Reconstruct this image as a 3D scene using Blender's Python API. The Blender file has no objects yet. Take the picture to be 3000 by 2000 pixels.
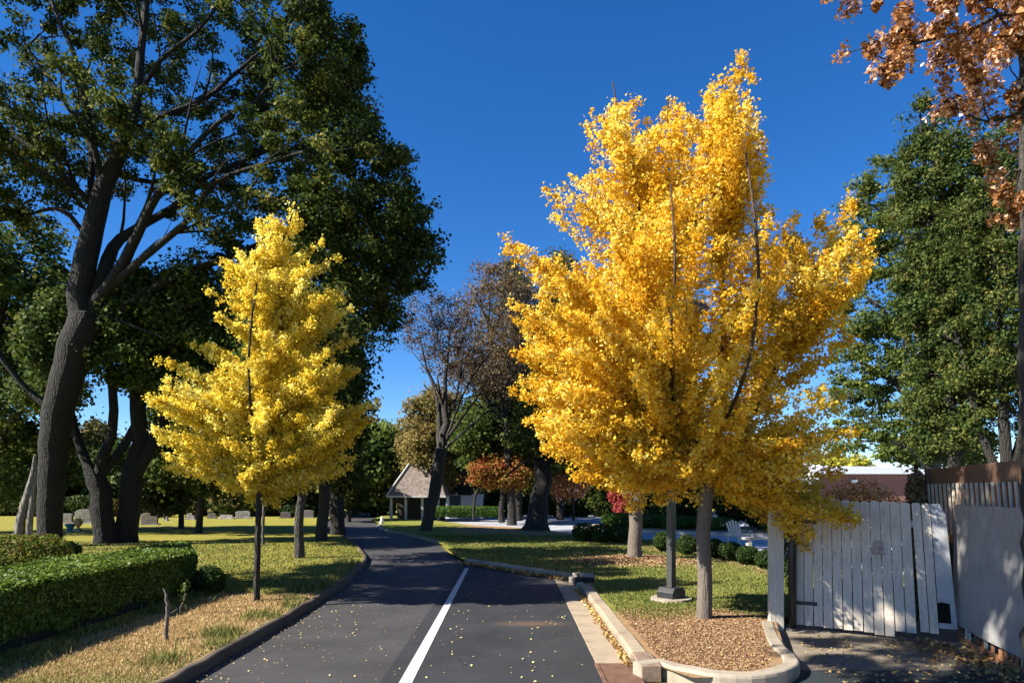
import bpy, bmesh, math, random
import numpy as np
from mathutils import Vector, Matrix
scene = bpy.context.scene
COL = scene.collection
R = math.radians
# ------------------------------------------------------------------ camera
H = 2.3; F = 2000.0; CX = 1500.0; HY = 1440.0
cd = bpy.data.cameras.new('camera'); cam = bpy.data.objects.new('camera', cd); COL.objects.link(cam)
cam.location = (0, 0, H); cam.rotation_euler = (R(90), 0, 0)
cd.sensor_width = 36; cd.lens = 24; cd.shift_y = (HY - 1000) / 3000.0
cd.clip_end = 2000
scene.camera = cam
# ------------------------------------------------------------------ sky + sun
SUN_EL = 38.0
SUND = Vector((0.95, 0.30, -math.tan(R(SUN_EL)))).normalized()      # the way the light travels
w = bpy.data.worlds.new('World'); scene.world = w; w.use_nodes = True
nt = w.node_tree; bg = nt.nodes['Background']
sky = nt.nodes.new('ShaderNodeTexSky'); sky.sky_type = 'NISHITA'; sky.sun_disc = False
sky.sun_elevation = R(SUN_EL); sky.sun_rotation = math.atan2(-SUND.x, -SUND.y)
sky.altitude = 1500; sky.air_density = 1.0; sky.dust_density = 0.0; sky.ozone_density = 5.0
hs = nt.nodes.new('ShaderNodeHueSaturation'); hs.inputs['Saturation'].default_value = 1.26; hs.inputs['Hue'].default_value = .507
nt.links.new(sky.outputs[0], hs.inputs['Color']); nt.links.new(hs.outputs[0], bg.inputs[0])
bg.inputs[1].default_value = 0.072
sl = bpy.data.lights.new('sun', 'SUN'); sl.energy = 5.0; sl.angle = R(0.5); sl.color = (1.0, 0.93, 0.82)
so = bpy.data.objects.new('sun', sl); COL.objects.link(so)
so.rotation_euler = SUND.to_track_quat('-Z', 'Y').to_euler()
scene.view_settings.view_transform = 'Standard'; scene.view_settings.look = 'None'
scene.view_settings.exposure = 1.42; scene.view_settings.gamma = 1
cy = scene.cycles
cy.max_bounces = 5; cy.diffuse_bounces = 2; cy.glossy_bounces = 2; cy.transmission_bounces = 4; cy.transparent_max_bounces = 8
# ------------------------------------------------------------------ helpers
def W(px, py, Y): return Vector(((px - CX) * Y / F, Y, H - (py - HY) * Y / F))
def G(px, py, z=0.0):
    Y = (H - z) * F / (py - HY); return Vector(((px - CX) * Y / F, Y, z))
def tag(o, label=None, cat=None, group=None, kind=None):
    if label: o['label'] = label
    if cat: o['category'] = cat
    if group: o['group'] = group
    if kind: o['kind'] = kind
    return o
def empty(name, loc, label, cat, group=None):
    o = bpy.data.objects.new(name, None); COL.objects.link(o); o.location = loc; o.empty_display_size = .2
    return tag(o, label, cat, group)
def npmesh(name, V, faces, mat, parent=None, tint=None, smooth=False, origin=None, mats=None, attrs=None):
    """V (n,3); faces: (m,4)/(m,3) array or list of tuples"""
    V = np.asarray(V, dtype=np.float32)
    if origin is not None: V = V - np.array(origin, dtype=np.float32)
    me = bpy.data.meshes.new(name)
    if isinstance(faces, np.ndarray):
        k = faces.shape[1]; m = len(faces)
        me.vertices.add(len(V)); me.vertices.foreach_set('co', V.ravel())
        me.loops.add(m * k); me.loops.foreach_set('vertex_index', faces.astype(np.int32).ravel())
        me.polygons.add(m); me.polygons.foreach_set('loop_start', np.arange(0, m * k, k, dtype=np.int32))
        me.polygons.foreach_set('loop_total', np.full(m, k, dtype=np.int32))
        me.update(calc_edges=True)
    else:
        me.from_pydata(V.tolist(), [], faces); me.update()
    if smooth: me.polygons.foreach_set('use_smooth', np.ones(len(me.polygons), dtype=bool))
    if tint is not None:
        a = me.attributes.new('tint', 'FLOAT', 'POINT'); a.data.foreach_set('value', np.asarray(tint, dtype=np.float32))
    for k_, v_ in (attrs or {}).items():
        a = me.attributes.new(k_, 'FLOAT', 'POINT'); a.data.foreach_set('value', np.asarray(v_, dtype=np.float32))
    me.materials.append(mat)
    o = bpy.data.objects.new(name, me); COL.objects.link(o)
    if parent is not None: o.parent = parent
    return o
class MB:
    """collects shapes, then builds one mesh"""
    def __init__(s): s.v = []; s.f = []
    def add(s, vs, fs):
        n = len(s.v); s.v += [tuple(v) for v in vs]; s.f += [tuple(i + n for i in f) for f in fs]; return s
    def box(s, x0, x1, y0, y1, z0, z1, M=None):
        vs = [Vector((x, y, z)) for z in (z0, z1) for y in (y0, y1) for x in (x0, x1)]
        if M: vs = [M @ v for v in vs]
        return s.add(vs, [(0, 2, 3, 1), (4, 5, 7, 6), (0, 1, 5, 4), (2, 6, 7, 3), (0, 4, 6, 2), (1, 3, 7, 5)])
    def prism(s, pts, y0, y1, M=None):
        """outline (x,z) extruded in y"""
        n = len(pts); vs = [Vector((x, y0, z)) for x, z in pts] + [Vector((x, y1, z)) for x, z in pts]
        if M: vs = [M @ v for v in vs]
        return s.add(vs, [tuple(range(n)), tuple(range(2 * n - 1, n - 1, -1))] + [(i, i + n, (i + 1) % n + n, (i + 1) % n) for i in range(n)])
    def tube(s, pts, rs, n=8, cap=True):
        pts = [Vector(p) for p in pts]; rings = []
        for i, p in enumerate(pts):
            d = (pts[min(i + 1, len(pts) - 1)] - pts[max(i - 1, 0)]).normalized()
            u = d.cross(Vector((0, 0, 1)) if abs(d.z) < .9 else Vector((1, 0, 0))).normalized(); v = d.cross(u)
            rings += [p + (u * math.cos(a) + v * math.sin(a)) * rs[i] for a in [2 * math.pi * k / n for k in range(n)]]
        fs = [(i * n + k, i * n + (k + 1) % n, (i + 1) * n + (k + 1) % n, (i + 1) * n + k) for i in range(len(pts) - 1) for k in range(n)]
        if cap: fs += [tuple(range(n - 1, -1, -1)), tuple(range((len(pts) - 1) * n, len(pts) * n))]
        return s.add(rings, fs)
    def build(s, name, mat, parent=None, origin=None, bevel=0, smooth=False):
        o = npmesh(name, s.v, s.f, mat, parent, origin=origin, smooth=smooth)
        if bevel:
            b = o.modifiers.new('bevel', 'BEVEL'); b.width = bevel; b.segments = 2; b.limit_method = 'ANGLE'; b.harden_normals = False
        return o
# ------------------------------------------------------------------ materials
MATS = {}
def mat(name):
    m = bpy.data.materials.new(name); m.use_nodes = True; t = m.node_tree
    return m, t, t.nodes['Principled BSDF']
def ramp(t, stops, fac):
    r = t.nodes.new('ShaderNodeValToRGB'); e = r.color_ramp.elements
    e[0].position = stops[0][0]; e[0].color = (*stops[0][1], 1); e[1].position = stops[-1][0]; e[1].color = (*stops[-1][1], 1)
    for p, c in stops[1:-1]:
        k = e.new(p); k.color = (*c, 1)
    t.links.new(fac, r.inputs[0]); return r.outputs[0]
def noise(t, scale, detail=4, rough=.6, vec=None, dist=0, color=False):
    n = t.nodes.new('ShaderNodeTexNoise'); n.inputs['Scale'].default_value = scale; n.inputs['Detail'].default_value = detail
    n.inputs['Roughness'].default_value = rough; n.inputs['Distortion'].default_value = dist
    if vec is not None: t.links.new(vec, n.inputs['Vector'])
    return n.outputs[1] if color else n.outputs[0]
def objco(t, scale=(1, 1, 1), which='Object'):
    c = t.nodes.new('ShaderNodeTexCoord'); m = t.nodes.new('ShaderNodeMapping'); m.inputs['Scale'].default_value = scale
    t.links.new(c.outputs[which], m.inputs[0]); return m.outputs[0]
def bump(t, p, h, strength, dist=.02):
    b = t.nodes.new('ShaderNodeBump'); b.inputs['Strength'].default_value = strength; b.inputs['Distance'].default_value = dist
    t.links.new(h, b.inputs['Height']); t.links.new(b.outputs[0], p.inputs['Normal']); return b
def mixc(t, fac, a, b, mode='MIX'):
    m = t.nodes.new('ShaderNodeMix'); m.data_type = 'RGBA'; m.blend_type = mode
    if isinstance(fac, float): m.inputs[0].default_value = fac
    else: t.links.new(fac, m.inputs[0])
    for s_, v in ((6, a), (7, b)):
        if isinstance(v, tuple): m.inputs[s_].default_value = (*v, 1)
        else: t.links.new(v, m.inputs[s_])
    return m.outputs[2]
def attr(t, name):
    a = t.nodes.new('ShaderNodeAttribute'); a.attribute_name = name; return a.outputs['Fac']
def leafmat(name, stops, transl=.4, rough=.6, spec=.12):
    m, t, p = mat(name)
    c = ramp(t, stops, attr(t, 'tint'))
    t.links.new(c, p.inputs['Base Color']); p.inputs['Roughness'].default_value = rough; p.inputs['Specular IOR Level'].default_value = spec
    tr = t.nodes.new('ShaderNodeBsdfTranslucent'); t.links.new(c, tr.inputs[0])
    mx = t.nodes.new('ShaderNodeMixShader'); mx.inputs[0].default_value = transl
    t.links.new(p.outputs[0], mx.inputs[1]); t.links.new(tr.outputs[0], mx.inputs[2])
    t.links.new(mx.outputs[0], t.nodes['Material Output'].inputs[0]); return m
def simple(name, col, var=.25, scale=6, rough=.7, b=.3, metal=0, bs=None, stretch=(1, 1, 1), bdist=.01):
    m, t, p = mat(name); co = objco(t, stretch)
    n = noise(t, scale, 5, .65, co)
    lo = tuple(c * (1 - var) for c in col); hi = tuple(min(1, c * (1 + var)) for c in col)
    t.links.new(ramp(t, [(.3, lo), (.7, hi)], n), p.inputs['Base Color'])
    p.inputs['Roughness'].default_value = rough; p.inputs['Metallic'].default_value = metal
    if b: bump(t, p, noise(t, bs or scale * 6, 4, .6, co), b, bdist)
    return m
def bark(name, dark, light, scale=5, st=.9, young=None):
    m, t, p = mat(name); co = objco(t, (1, 1, .22))
    n = noise(t, scale * 2.2, 6, .7, co, 1.2); n2 = noise(t, scale * .35, 3, .5, objco(t))
    vo = t.nodes.new('ShaderNodeTexVoronoi'); vo.feature = 'DISTANCE_TO_EDGE'; vo.inputs['Scale'].default_value = scale * 2.6; t.links.new(mixc(t, .06, objco(t, (1, 1, .16)), noise(t, 6, 3, .6, objco(t), color=True)), vo.inputs['Vector'])
    c = ramp(t, [(.32, dark), (.5, tuple((a + b_) / 2 for a, b_ in zip(dark, light))), (.72, light)], n)
    if st > .5: c = mixc(t, ramp(t, [(.0, (.9, .9, .9)), (.16, (0, 0, 0))], vo.outputs['Distance']), c, tuple(x * .5 for x in dark))
    c = mixc(t, n2, c, tuple(x * .75 for x in light))
    if young: c = mixc(t, attr(t, 'young'), c, young)
    t.links.new(c, p.inputs['Base Color']); p.inputs['Roughness'].default_value = .9
    bump(t, p, mixc(t, .45, n, ramp(t, [(0, (0, 0, 0)), (.25, (1, 1, 1))], vo.outputs['Distance'])), min(1, st * 1.1), .09 if st > .5 else .04); return m
M_GINK = leafmat('ginkgo_gold', [(0, (.68, .37, .02)), (.35, (.82, .52, .035)), (.7, (.88, .65, .08)), (1, (.90, .79, .25))], .55)
M_GINK2 = leafmat('ginkgo_lemon', [(0, (.66, .46, .03)), (.4, (.84, .65, .07)), (.75, (.89, .77, .15)), (1, (.90, .84, .32))], .58)
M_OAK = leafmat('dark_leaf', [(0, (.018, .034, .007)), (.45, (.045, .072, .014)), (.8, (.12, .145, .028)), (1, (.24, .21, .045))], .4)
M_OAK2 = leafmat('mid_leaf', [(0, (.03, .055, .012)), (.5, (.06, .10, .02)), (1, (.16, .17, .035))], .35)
M_GREEN = leafmat('bright_leaf', [(0, (.04, .07, .015)), (.5, (.09, .13, .025)), (1, (.21, .22, .05))], .38)
M_CONI = leafmat('conifer_leaf', [(0, (.025, .05, .012)), (.5, (.07, .105, .024)), (1, (.17, .16, .04))], .28)
M_OLIVE = leafmat('olive_leaf', [(0, (.05, .06, .018)), (.5, (.11, .10, .025)), (1, (.22, .15, .04))], .3)
M_BEIGE = leafmat('straw_leaf', [(0, (.12, .11, .03)), (.5, (.24, .19, .06)), (1, (.36, .27, .10))], .4)
M_TWIGGY = leafmat('pink_grey_twig', [(0, (.20, .15, .12)), (.5, (.32, .25, .21)), (1, (.48, .40, .36))], .2)
M_BROWNL = leafmat('dry_grey_leaf', [(0, (.09, .06, .035)), (.5, (.16, .11, .06)), (1, (.24, .18, .10))], .3)
M_RUST = leafmat('rust_leaf', [(0, (.14, .05, .015)), (.35, (.34, .14, .035)), (.6, (.52, .28, .12)), (.8, (.72, .48, .34)), (1, (.85, .72, .62))], .35)
M_MAPLE = leafmat('maple_leaf', [(0, (.24, .05, .02)), (.35, (.28, .10, .03)), (.6, (.28, .18, .035)), (1, (.16, .17, .035))], .35)
M_RED = leafmat('red_leaf', [(0, (.22, .03, .03)), (1, (.42, .09, .08))], .35)
M_HEDGE = leafmat('hedge_leaf', [(0, (.03, .06, .01)), (.5, (.10, .16, .02)), (1, (.28, .34, .06))], .35, .5, .2)
M_PHOT = leafmat('photinia_leaf', [(0, (.05, .09, .012)), (.55, (.14, .18, .03)), (.85, (.24, .20, .04)), (1, (.35, .10, .03))], .35)
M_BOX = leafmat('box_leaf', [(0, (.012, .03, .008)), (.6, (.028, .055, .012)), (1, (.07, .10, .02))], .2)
M_JUN = leafmat('juniper_leaf', [(0, (.03, .075, .015)), (.5, (.06, .13, .02)), (1, (.14, .20, .04))], .25)
M_YBUSH = leafmat('yellow_bush', [(0, (.22, .24, .03)), (1, (.55, .50, .07))], .4)
M_GRASS = leafmat('grass_blade', [(0, (.07, .11, .025)), (.4, (.16, .18, .045)), (.75, (.30, .27, .09)), (1, (.42, .34, .15))], .35)
M_LITTER = leafmat('fallen_leaf', [(0, (.12, .06, .025)), (.35, (.30, .17, .07)), (.7, (.55, .38, .14)), (1, (.85, .72, .30))], .1)
M_CHIP = leafmat('mulch_chip', [(0, (.09, .045, .022)), (.5, (.31, .185, .10)), (1, (.55, .39, .23))], .0)
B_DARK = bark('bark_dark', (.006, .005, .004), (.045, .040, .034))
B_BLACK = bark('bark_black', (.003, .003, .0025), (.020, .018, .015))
B_GREY = bark('bark_grey', (.015, .013, .011), (.085, .075, .065))
B_GINK = bark('bark_tan', (.07, .055, .042), (.18, .15, .12), 9, .45, (.06, .035, .02))
B_BARE = bark('bark_pale', (.02, .017, .015), (.17, .15, .135), 6)
B_DEAD = bark('dead_wood', (.08, .07, .066), (.26, .24, .22), 4)
def smooth(a, b, v): t = np.clip((v - a) / (b - a), 0, 1); return t * t * (3 - 2 * t)
# ------------------------------------------------------------------ foliage tools
def inpoly(P, X, Z):
    P = np.asarray(P); n = len(P); ins = np.zeros(len(X), bool); j = n - 1
    for i in range(n):
        xi, zi = P[i]; xj, zj = P[j]
        c = ((zi > Z) != (zj > Z)) & (X < (xj - xi) * (Z - zi) / (zj - zi + 1e-12) + xi)
        ins ^= c; j = i
    return ins
def polydist(P, X, Z):
    P = np.asarray(P); d = np.full(len(X), 1e9)
    for i in range(len(P)):
        a = P[i]; b = P[(i + 1) % len(P)]; ab = b - a; L = (ab ** 2).sum() + 1e-12
        t = np.clip(((X - a[0]) * ab[0] + (Z - a[1]) * ab[1]) / L, 0, 1)
        d = np.minimum(d, np.hypot(X - a[0] - t * ab[0], Z - a[1] - t * ab[1]))
    return d
def worldpoly(poly, Y): return np.array([((x - CX) * Y / F, H - (y - HY) * Y / F) for x, y in poly])
def leaves(name, C, size, material, parent, rng, origin=(0, 0, 0), tint=None, up=.35, aspect=1.0, out=None, droop=0, jit=.45):
    N = len(C); C = C.astype(np.float64)
    n = rng.normal(size=(N, 3)); n /= np.linalg.norm(n, axis=1)[:, None] + 1e-9
    n[:, 2] += up * 1.6
    if out is not None: n += out * .8
    n /= np.linalg.norm(n, axis=1)[:, None] + 1e-9
    a = rng.normal(size=(N, 3)); a[:, 2] -= droop; a -= (a * n).sum(1)[:, None] * n; a /= np.linalg.norm(a, axis=1)[:, None] + 1e-9
    b = np.cross(n, a); s = size * (1 + jit * rng.uniform(-1, 1, N))[:, None]
    w_ = s * .5 * aspect; fold = n * s * .18
    V = np.stack([C - a * s * .5, C + b * w_ + a * s * .08 + fold, C + a * s * .5, C - b * w_ + a * s * .08 + fold], 1).reshape(-1, 3)
    Fc = np.arange(N * 4).reshape(-1, 4)
    tn = rng.beta(2, 2.4, N) if tint is None else np.clip(tint, 0, 1)
    return npmesh(name, V, Fc, material, parent, np.repeat(tn, 4), origin=origin)
class Skel:
    def __init__(s): s.p = []; s.par = []; s.pl = []; s.r = []; s.fix = []; s.dir = []
    def add(s, p, par, r=None):
        p = np.asarray(p, float); i = len(s.p); s.p.append(p); s.par.append(par)
        if par >= 0:
            d = p - s.p[par]; L = np.linalg.norm(d); s.pl.append(s.pl[par] + L); s.dir.append(d / (L + 1e-9))
        else: s.pl.append(0); s.dir.append(np.array([0, 0, 1.]))
        s.r.append(r or 0); s.fix.append(r is not None); return i
    def line(s, pts, rs, par=None, wig=.0, rng=None, step=.4):
        """smooth path through pts, hung on the nearest node"""
        pts = [np.asarray(p, float) for p in pts]
        if s.p and par is None:
            A = np.array(s.p); par = int(np.argmin(((A - pts[0]) ** 2).sum(1)))
            if np.linalg.norm(s.p[par] - pts[0]) < 1.0: pts[0] = s.p[par]
        if par is None: par = -1
        ids = []; cur = par
        if par < 0: cur = s.add(pts[0], -1, rs[0]); ids.append(cur)
        n = len(pts)
        for i in range(n - 1):
            p0 = pts[max(i - 1, 0)]; p1 = pts[i]; p2 = pts[i + 1]; p3 = pts[min(i + 2, n - 1)]
            k = max(2, int(np.linalg.norm(p2 - p1) / step))
            for j in range(1, k + 1):
                t = j / k
                q = .5 * (2 * p1 + (p2 - p0) * t + (2 * p0 - 5 * p1 + 4 * p2 - p3) * t * t + (3 * p1 - p0 - 3 * p2 + p3) * t ** 3)
                if wig and rng is not None: q = q + rng.normal(size=3) * wig * (rs[i] + .02)
                cur = s.add(q, cur, rs[i] * (1 - t) + rs[i + 1] * t); ids.append(cur)
        return ids
    def grow(s, A, rng, wt=.35, step=.6, up=.15, zmin=-1e9, wob=.06):
        A = np.asarray(A); seed = np.array(s.p)
        d0 = np.array([np.min(((seed - a) ** 2).sum(1)) for a in A]); tips = []
        cap = len(s.p) + len(A) * 14; P = np.zeros((cap, 3)); PL = np.zeros(cap); n = len(s.p); P[:n] = seed; PL[:n] = s.pl
        for i in np.argsort(d0):
            a = A[i]; D = np.sqrt(((P[:n] - a) ** 2).sum(1))
            c = D + wt * PL[:n] + np.where(P[:n, 2] > a[2] + .2, (P[:n, 2] - a[2]) * .7, 0) + np.where(P[:n, 2] < zmin, 100, 0)
            j = int(np.argmin(c)); L = D[j]; k = max(1, min(10, int(math.ceil(L / step))))
            b = s.p[j]; ctrl = b + (a - b) * .5 + s.dir[j] * L * .22 + np.array([0, 0, up * L * .3]); cur = j
            for q in range(1, k + 1):
                t = q / k; x = (1 - t) ** 2 * b + 2 * t * (1 - t) * ctrl + t * t * a
                if q < k: x = x + rng.normal(size=3) * wob * step
                cur = s.add(x, cur)
                if n < cap: P[n] = x; PL[n] = s.pl[cur]; n += 1
            tips.append(cur)
        return tips
    def radii(s, r0=.008, e=2.4, k=1.0):
        n = len(s.p); acc = np.zeros(n); R_ = np.zeros(n)
        for i in range(n - 1, -1, -1):
            v = max(acc[i], r0 ** e); R_[i] = v ** (1 / e)
            if s.par[i] >= 0: acc[s.par[i]] += v
        for i in range(n):
            if s.fix[i]: R_[i] = s.r[i]
            elif s.par[i] >= 0: R_[i] = min(R_[i] * k, R_[s.par[i]] * .92)
        return R_
    def tubes(s, R_, rmin=0, lo=3, hi=10):
        n = len(s.p); ch = [[] for _ in range(n)]
        for i in range(n):
            if s.par[i] >= 0: ch[s.par[i]].append(i)
        V = []; Fs = []; nv = 0; st = [(0, None)]; vr = []
        while st:
            i, pre = st.pop(); chain = [] if pre is None else [pre]
            rad = [] if pre is None else [min(R_[pre], R_[i] * 1.15)]
            while True:
                chain.append(i); rad.append(R_[i])
                cs = [c for c in ch[i] if R_[c] >= rmin]
                if not cs: break
                cs.sort(key=lambda c: -R_[c] - (.1 if s.fix[c] and s.fix[i] and c == i + 1 else 0))
                for c in cs[1:]: st.append((c, i))
                i = cs[0]
            if len(chain) < 2: continue
            m = hi if max(rad) > .08 else (6 if max(rad) > .03 else lo)
            P = np.array([s.p[c] for c in chain]); T = np.gradient(P, axis=0); T /= np.linalg.norm(T, axis=1)[:, None] + 1e-9
            u = np.cross(T[0], [0.3, .9, .1]); u /= np.linalg.norm(u) + 1e-9; ang = np.arange(m) * 2 * math.pi / m
            ca, sa = np.cos(ang)[:, None], np.sin(ang)[:, None]
            for q in range(len(P)):
                u = u - T[q] * u.dot(T[q]); u /= np.linalg.norm(u) + 1e-9; v = np.cross(T[q], u)
                V.append(P[q] + (ca * u + sa * v) * rad[q]); vr += [rad[q]] * m
            L = len(P); a = np.arange(L - 1)[:, None] * m + np.arange(m)[None]; b = np.arange(L - 1)[:, None] * m + (np.arange(m)[None] + 1) % m
            Fs.append(np.stack([a, b, b + m, a + m], -1).reshape(-1, 4) + nv); nv += L * m
        s.vr = np.array(vr); return np.concatenate(V), np.concatenate(Fs)
def volume_pts(poly, Y, n, T, D, rng, shell=0.0, holes=(), back=0, inner=0):
    """points in the solid whose outline is poly at distance Y; thickness grows inward from the outline up to T over distance D"""
    P = worldpoly(poly, Y); lo = P.min(0); hi = P.max(0); out = []
    HP = [worldpoly(h, Y) for h in holes]
    while len(out) < n:
        X = rng.uniform(lo[0], hi[0], n * 3); Z = rng.uniform(lo[1], hi[1], n * 3); k = inpoly(P, X, Z)
        for h in HP: k &= ~inpoly(h, X, Z)
        X, Z = X[k], Z[k]
        if not len(X): break
        d = np.clip(polydist(P, X, Z) / D, 0, 1); th = T * np.sqrt(1 - (1 - d) ** 2)
        q = rng.uniform(-1, 1, len(X)); q = np.sign(q) * np.abs(q) ** (1 - .6 * shell)
        if back: q = np.where((d > .6) & (X < back[1]) & (rng.uniform(0, 1, len(X)) < back[0]), np.abs(q) * .7 + .3, q)
        if back: thin = (d > .5) & (X < back[1]) & (rng.uniform(0, 1, len(X)) < .62)
        else: thin = np.zeros(len(X), bool)
        keep = ~thin & (rng.uniform(0, 1, len(X)) < np.clip(th / T + .12, 0, 1)) & (d * D >= inner)
        out += list(np.stack([X, Y + q * th, Z], 1)[keep])
    rng.shuffle(out); return np.array(out[:n])
def clumps(A, n, Rc, rng, flat=.7, var=.5, holes=(), Y=None):
    k = len(A); wts = np.exp(rng.normal(0, var, k)); wts /= wts.sum(); idx = rng.choice(k, n, p=wts)
    u = rng.normal(size=(n, 3)); u /= np.linalg.norm(u, axis=1)[:, None]; r = rng.uniform(0, 1, n) ** .55
    rc = Rc * np.exp(rng.normal(0, .25, k))[idx]
    off = u * (r * rc)[:, None]; off[:, 2] *= flat
    C = A[idx] + off; ct = rng.normal(0, .16, k)[idx]
    return C, u, np.clip(rng.beta(2, 2.4, n) + ct, 0, 1)
def tree(name, label, cat, Y, lines, poly, T, D, nat, Rc, nl, ls, lm, bm, seed, group=None, wt=.35, step=.6, up=.15, r0=.012, rmin=0, z0=None,
         holes=(), zmin=-1e9, flat=.7, base=None, leafup=.35, shell=.0, hi=10, lo=3, wig=.15, droop=0, aspect=1.0, dys=None, keepleaf=1.0, outn=True, topx=None, e=2.4, flare=.16, back=0, spawn=0, extra=()):
    """lines: polylines of (px, py, r_px[, dy]) at distance Y; the first starts at the foot of the trunk"""
    rng = np.random.default_rng(seed); s = Skel()
    for li, ln in enumerate(lines):
        pts = [np.array(W(p[0], p[1], Y)) + np.array([0, (p[3] if len(p) > 3 else 0), 0]) for p in ln]
        rs = [p[2] * Y / F for p in ln]
        s.line(pts, rs, wig=wig, rng=rng, step=step * .7)
    for _ in range(spawn):
        base_ids = [i for i in range(len(s.p)) if s.fix[i] and .04 < s.r[i] < .34 and s.p[i][2] > zmin + .5]
        i = int(rng.choice(base_ids)); dr_ = s.dir[i] + rng.normal(0, .38, 3) + np.array([0, 0, .12]); dr_ /= np.linalg.norm(dr_)
        Lg = rng.uniform(1.8, 4.2) * (.5 + s.r[i] * 4); r_ = min(s.r[i] * .5, .085); p_ = s.p[i]; bend = rng.normal(0, .12, 3); pts = [p_]
        for q in range(4): dr_ = dr_ + bend + np.array([0, 0, .05]); dr_ /= np.linalg.norm(dr_); pts.append(pts[-1] + dr_ * Lg / 4)
        s.line(pts, [r_, r_ * .85, r_ * .65, r_ * .42, r_ * .15], par=i, wig=.1, rng=rng, step=.5)
    org = Vector(s.p[0])
    if z0 is not None: org.z = z0
    A = volume_pts(poly, Y, nat, T, D, rng, shell, holes, back) if poly is not None else None
    root = empty(name, org, label, cat, group)
    if extra: A = np.concatenate([A] + [volume_pts(pl_, Y, k_, T * .55, D * .4, rng) for pl_, k_ in extra])
    if A is not None:
        s.grow(A, rng, wt, step, up, zmin)
    Rr = s.radii(r0, e)
    # root flare
    V, Fq = s.tubes(Rr, rmin, lo, hi)
    zb = s.p[0][2]; hgt_ = V[:, 2] - zb; rb = s.r[0] if s.r[0] else Rr[0]
    near = np.clip(1 - hgt_ / (rb * 3 + .05), 0, 1) ** 2
    cxy = np.array(s.p[0][:2]); dd = V[:, :2] - cxy; rad = np.hypot(dd[:, 0], dd[:, 1]) < rb * 2.2; an = np.arctan2(dd[:, 1], dd[:, 0])
    V[:, :2] += dd * (near * flare * rad * (1 + .45 * np.sin(an * 5 + seed)))[:, None]
    V[:, 2] -= near * rad * .12
    npmesh('trunk', V, Fq, bm, root, smooth=True, origin=org)
    if nl and A is not None:
        C, u, tn = clumps(A, nl, Rc, rng, flat)
        leaves('crown', C, ls, lm, root, rng, org, tn, leafup, aspect, u if outn else None, droop)
    return root
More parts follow.
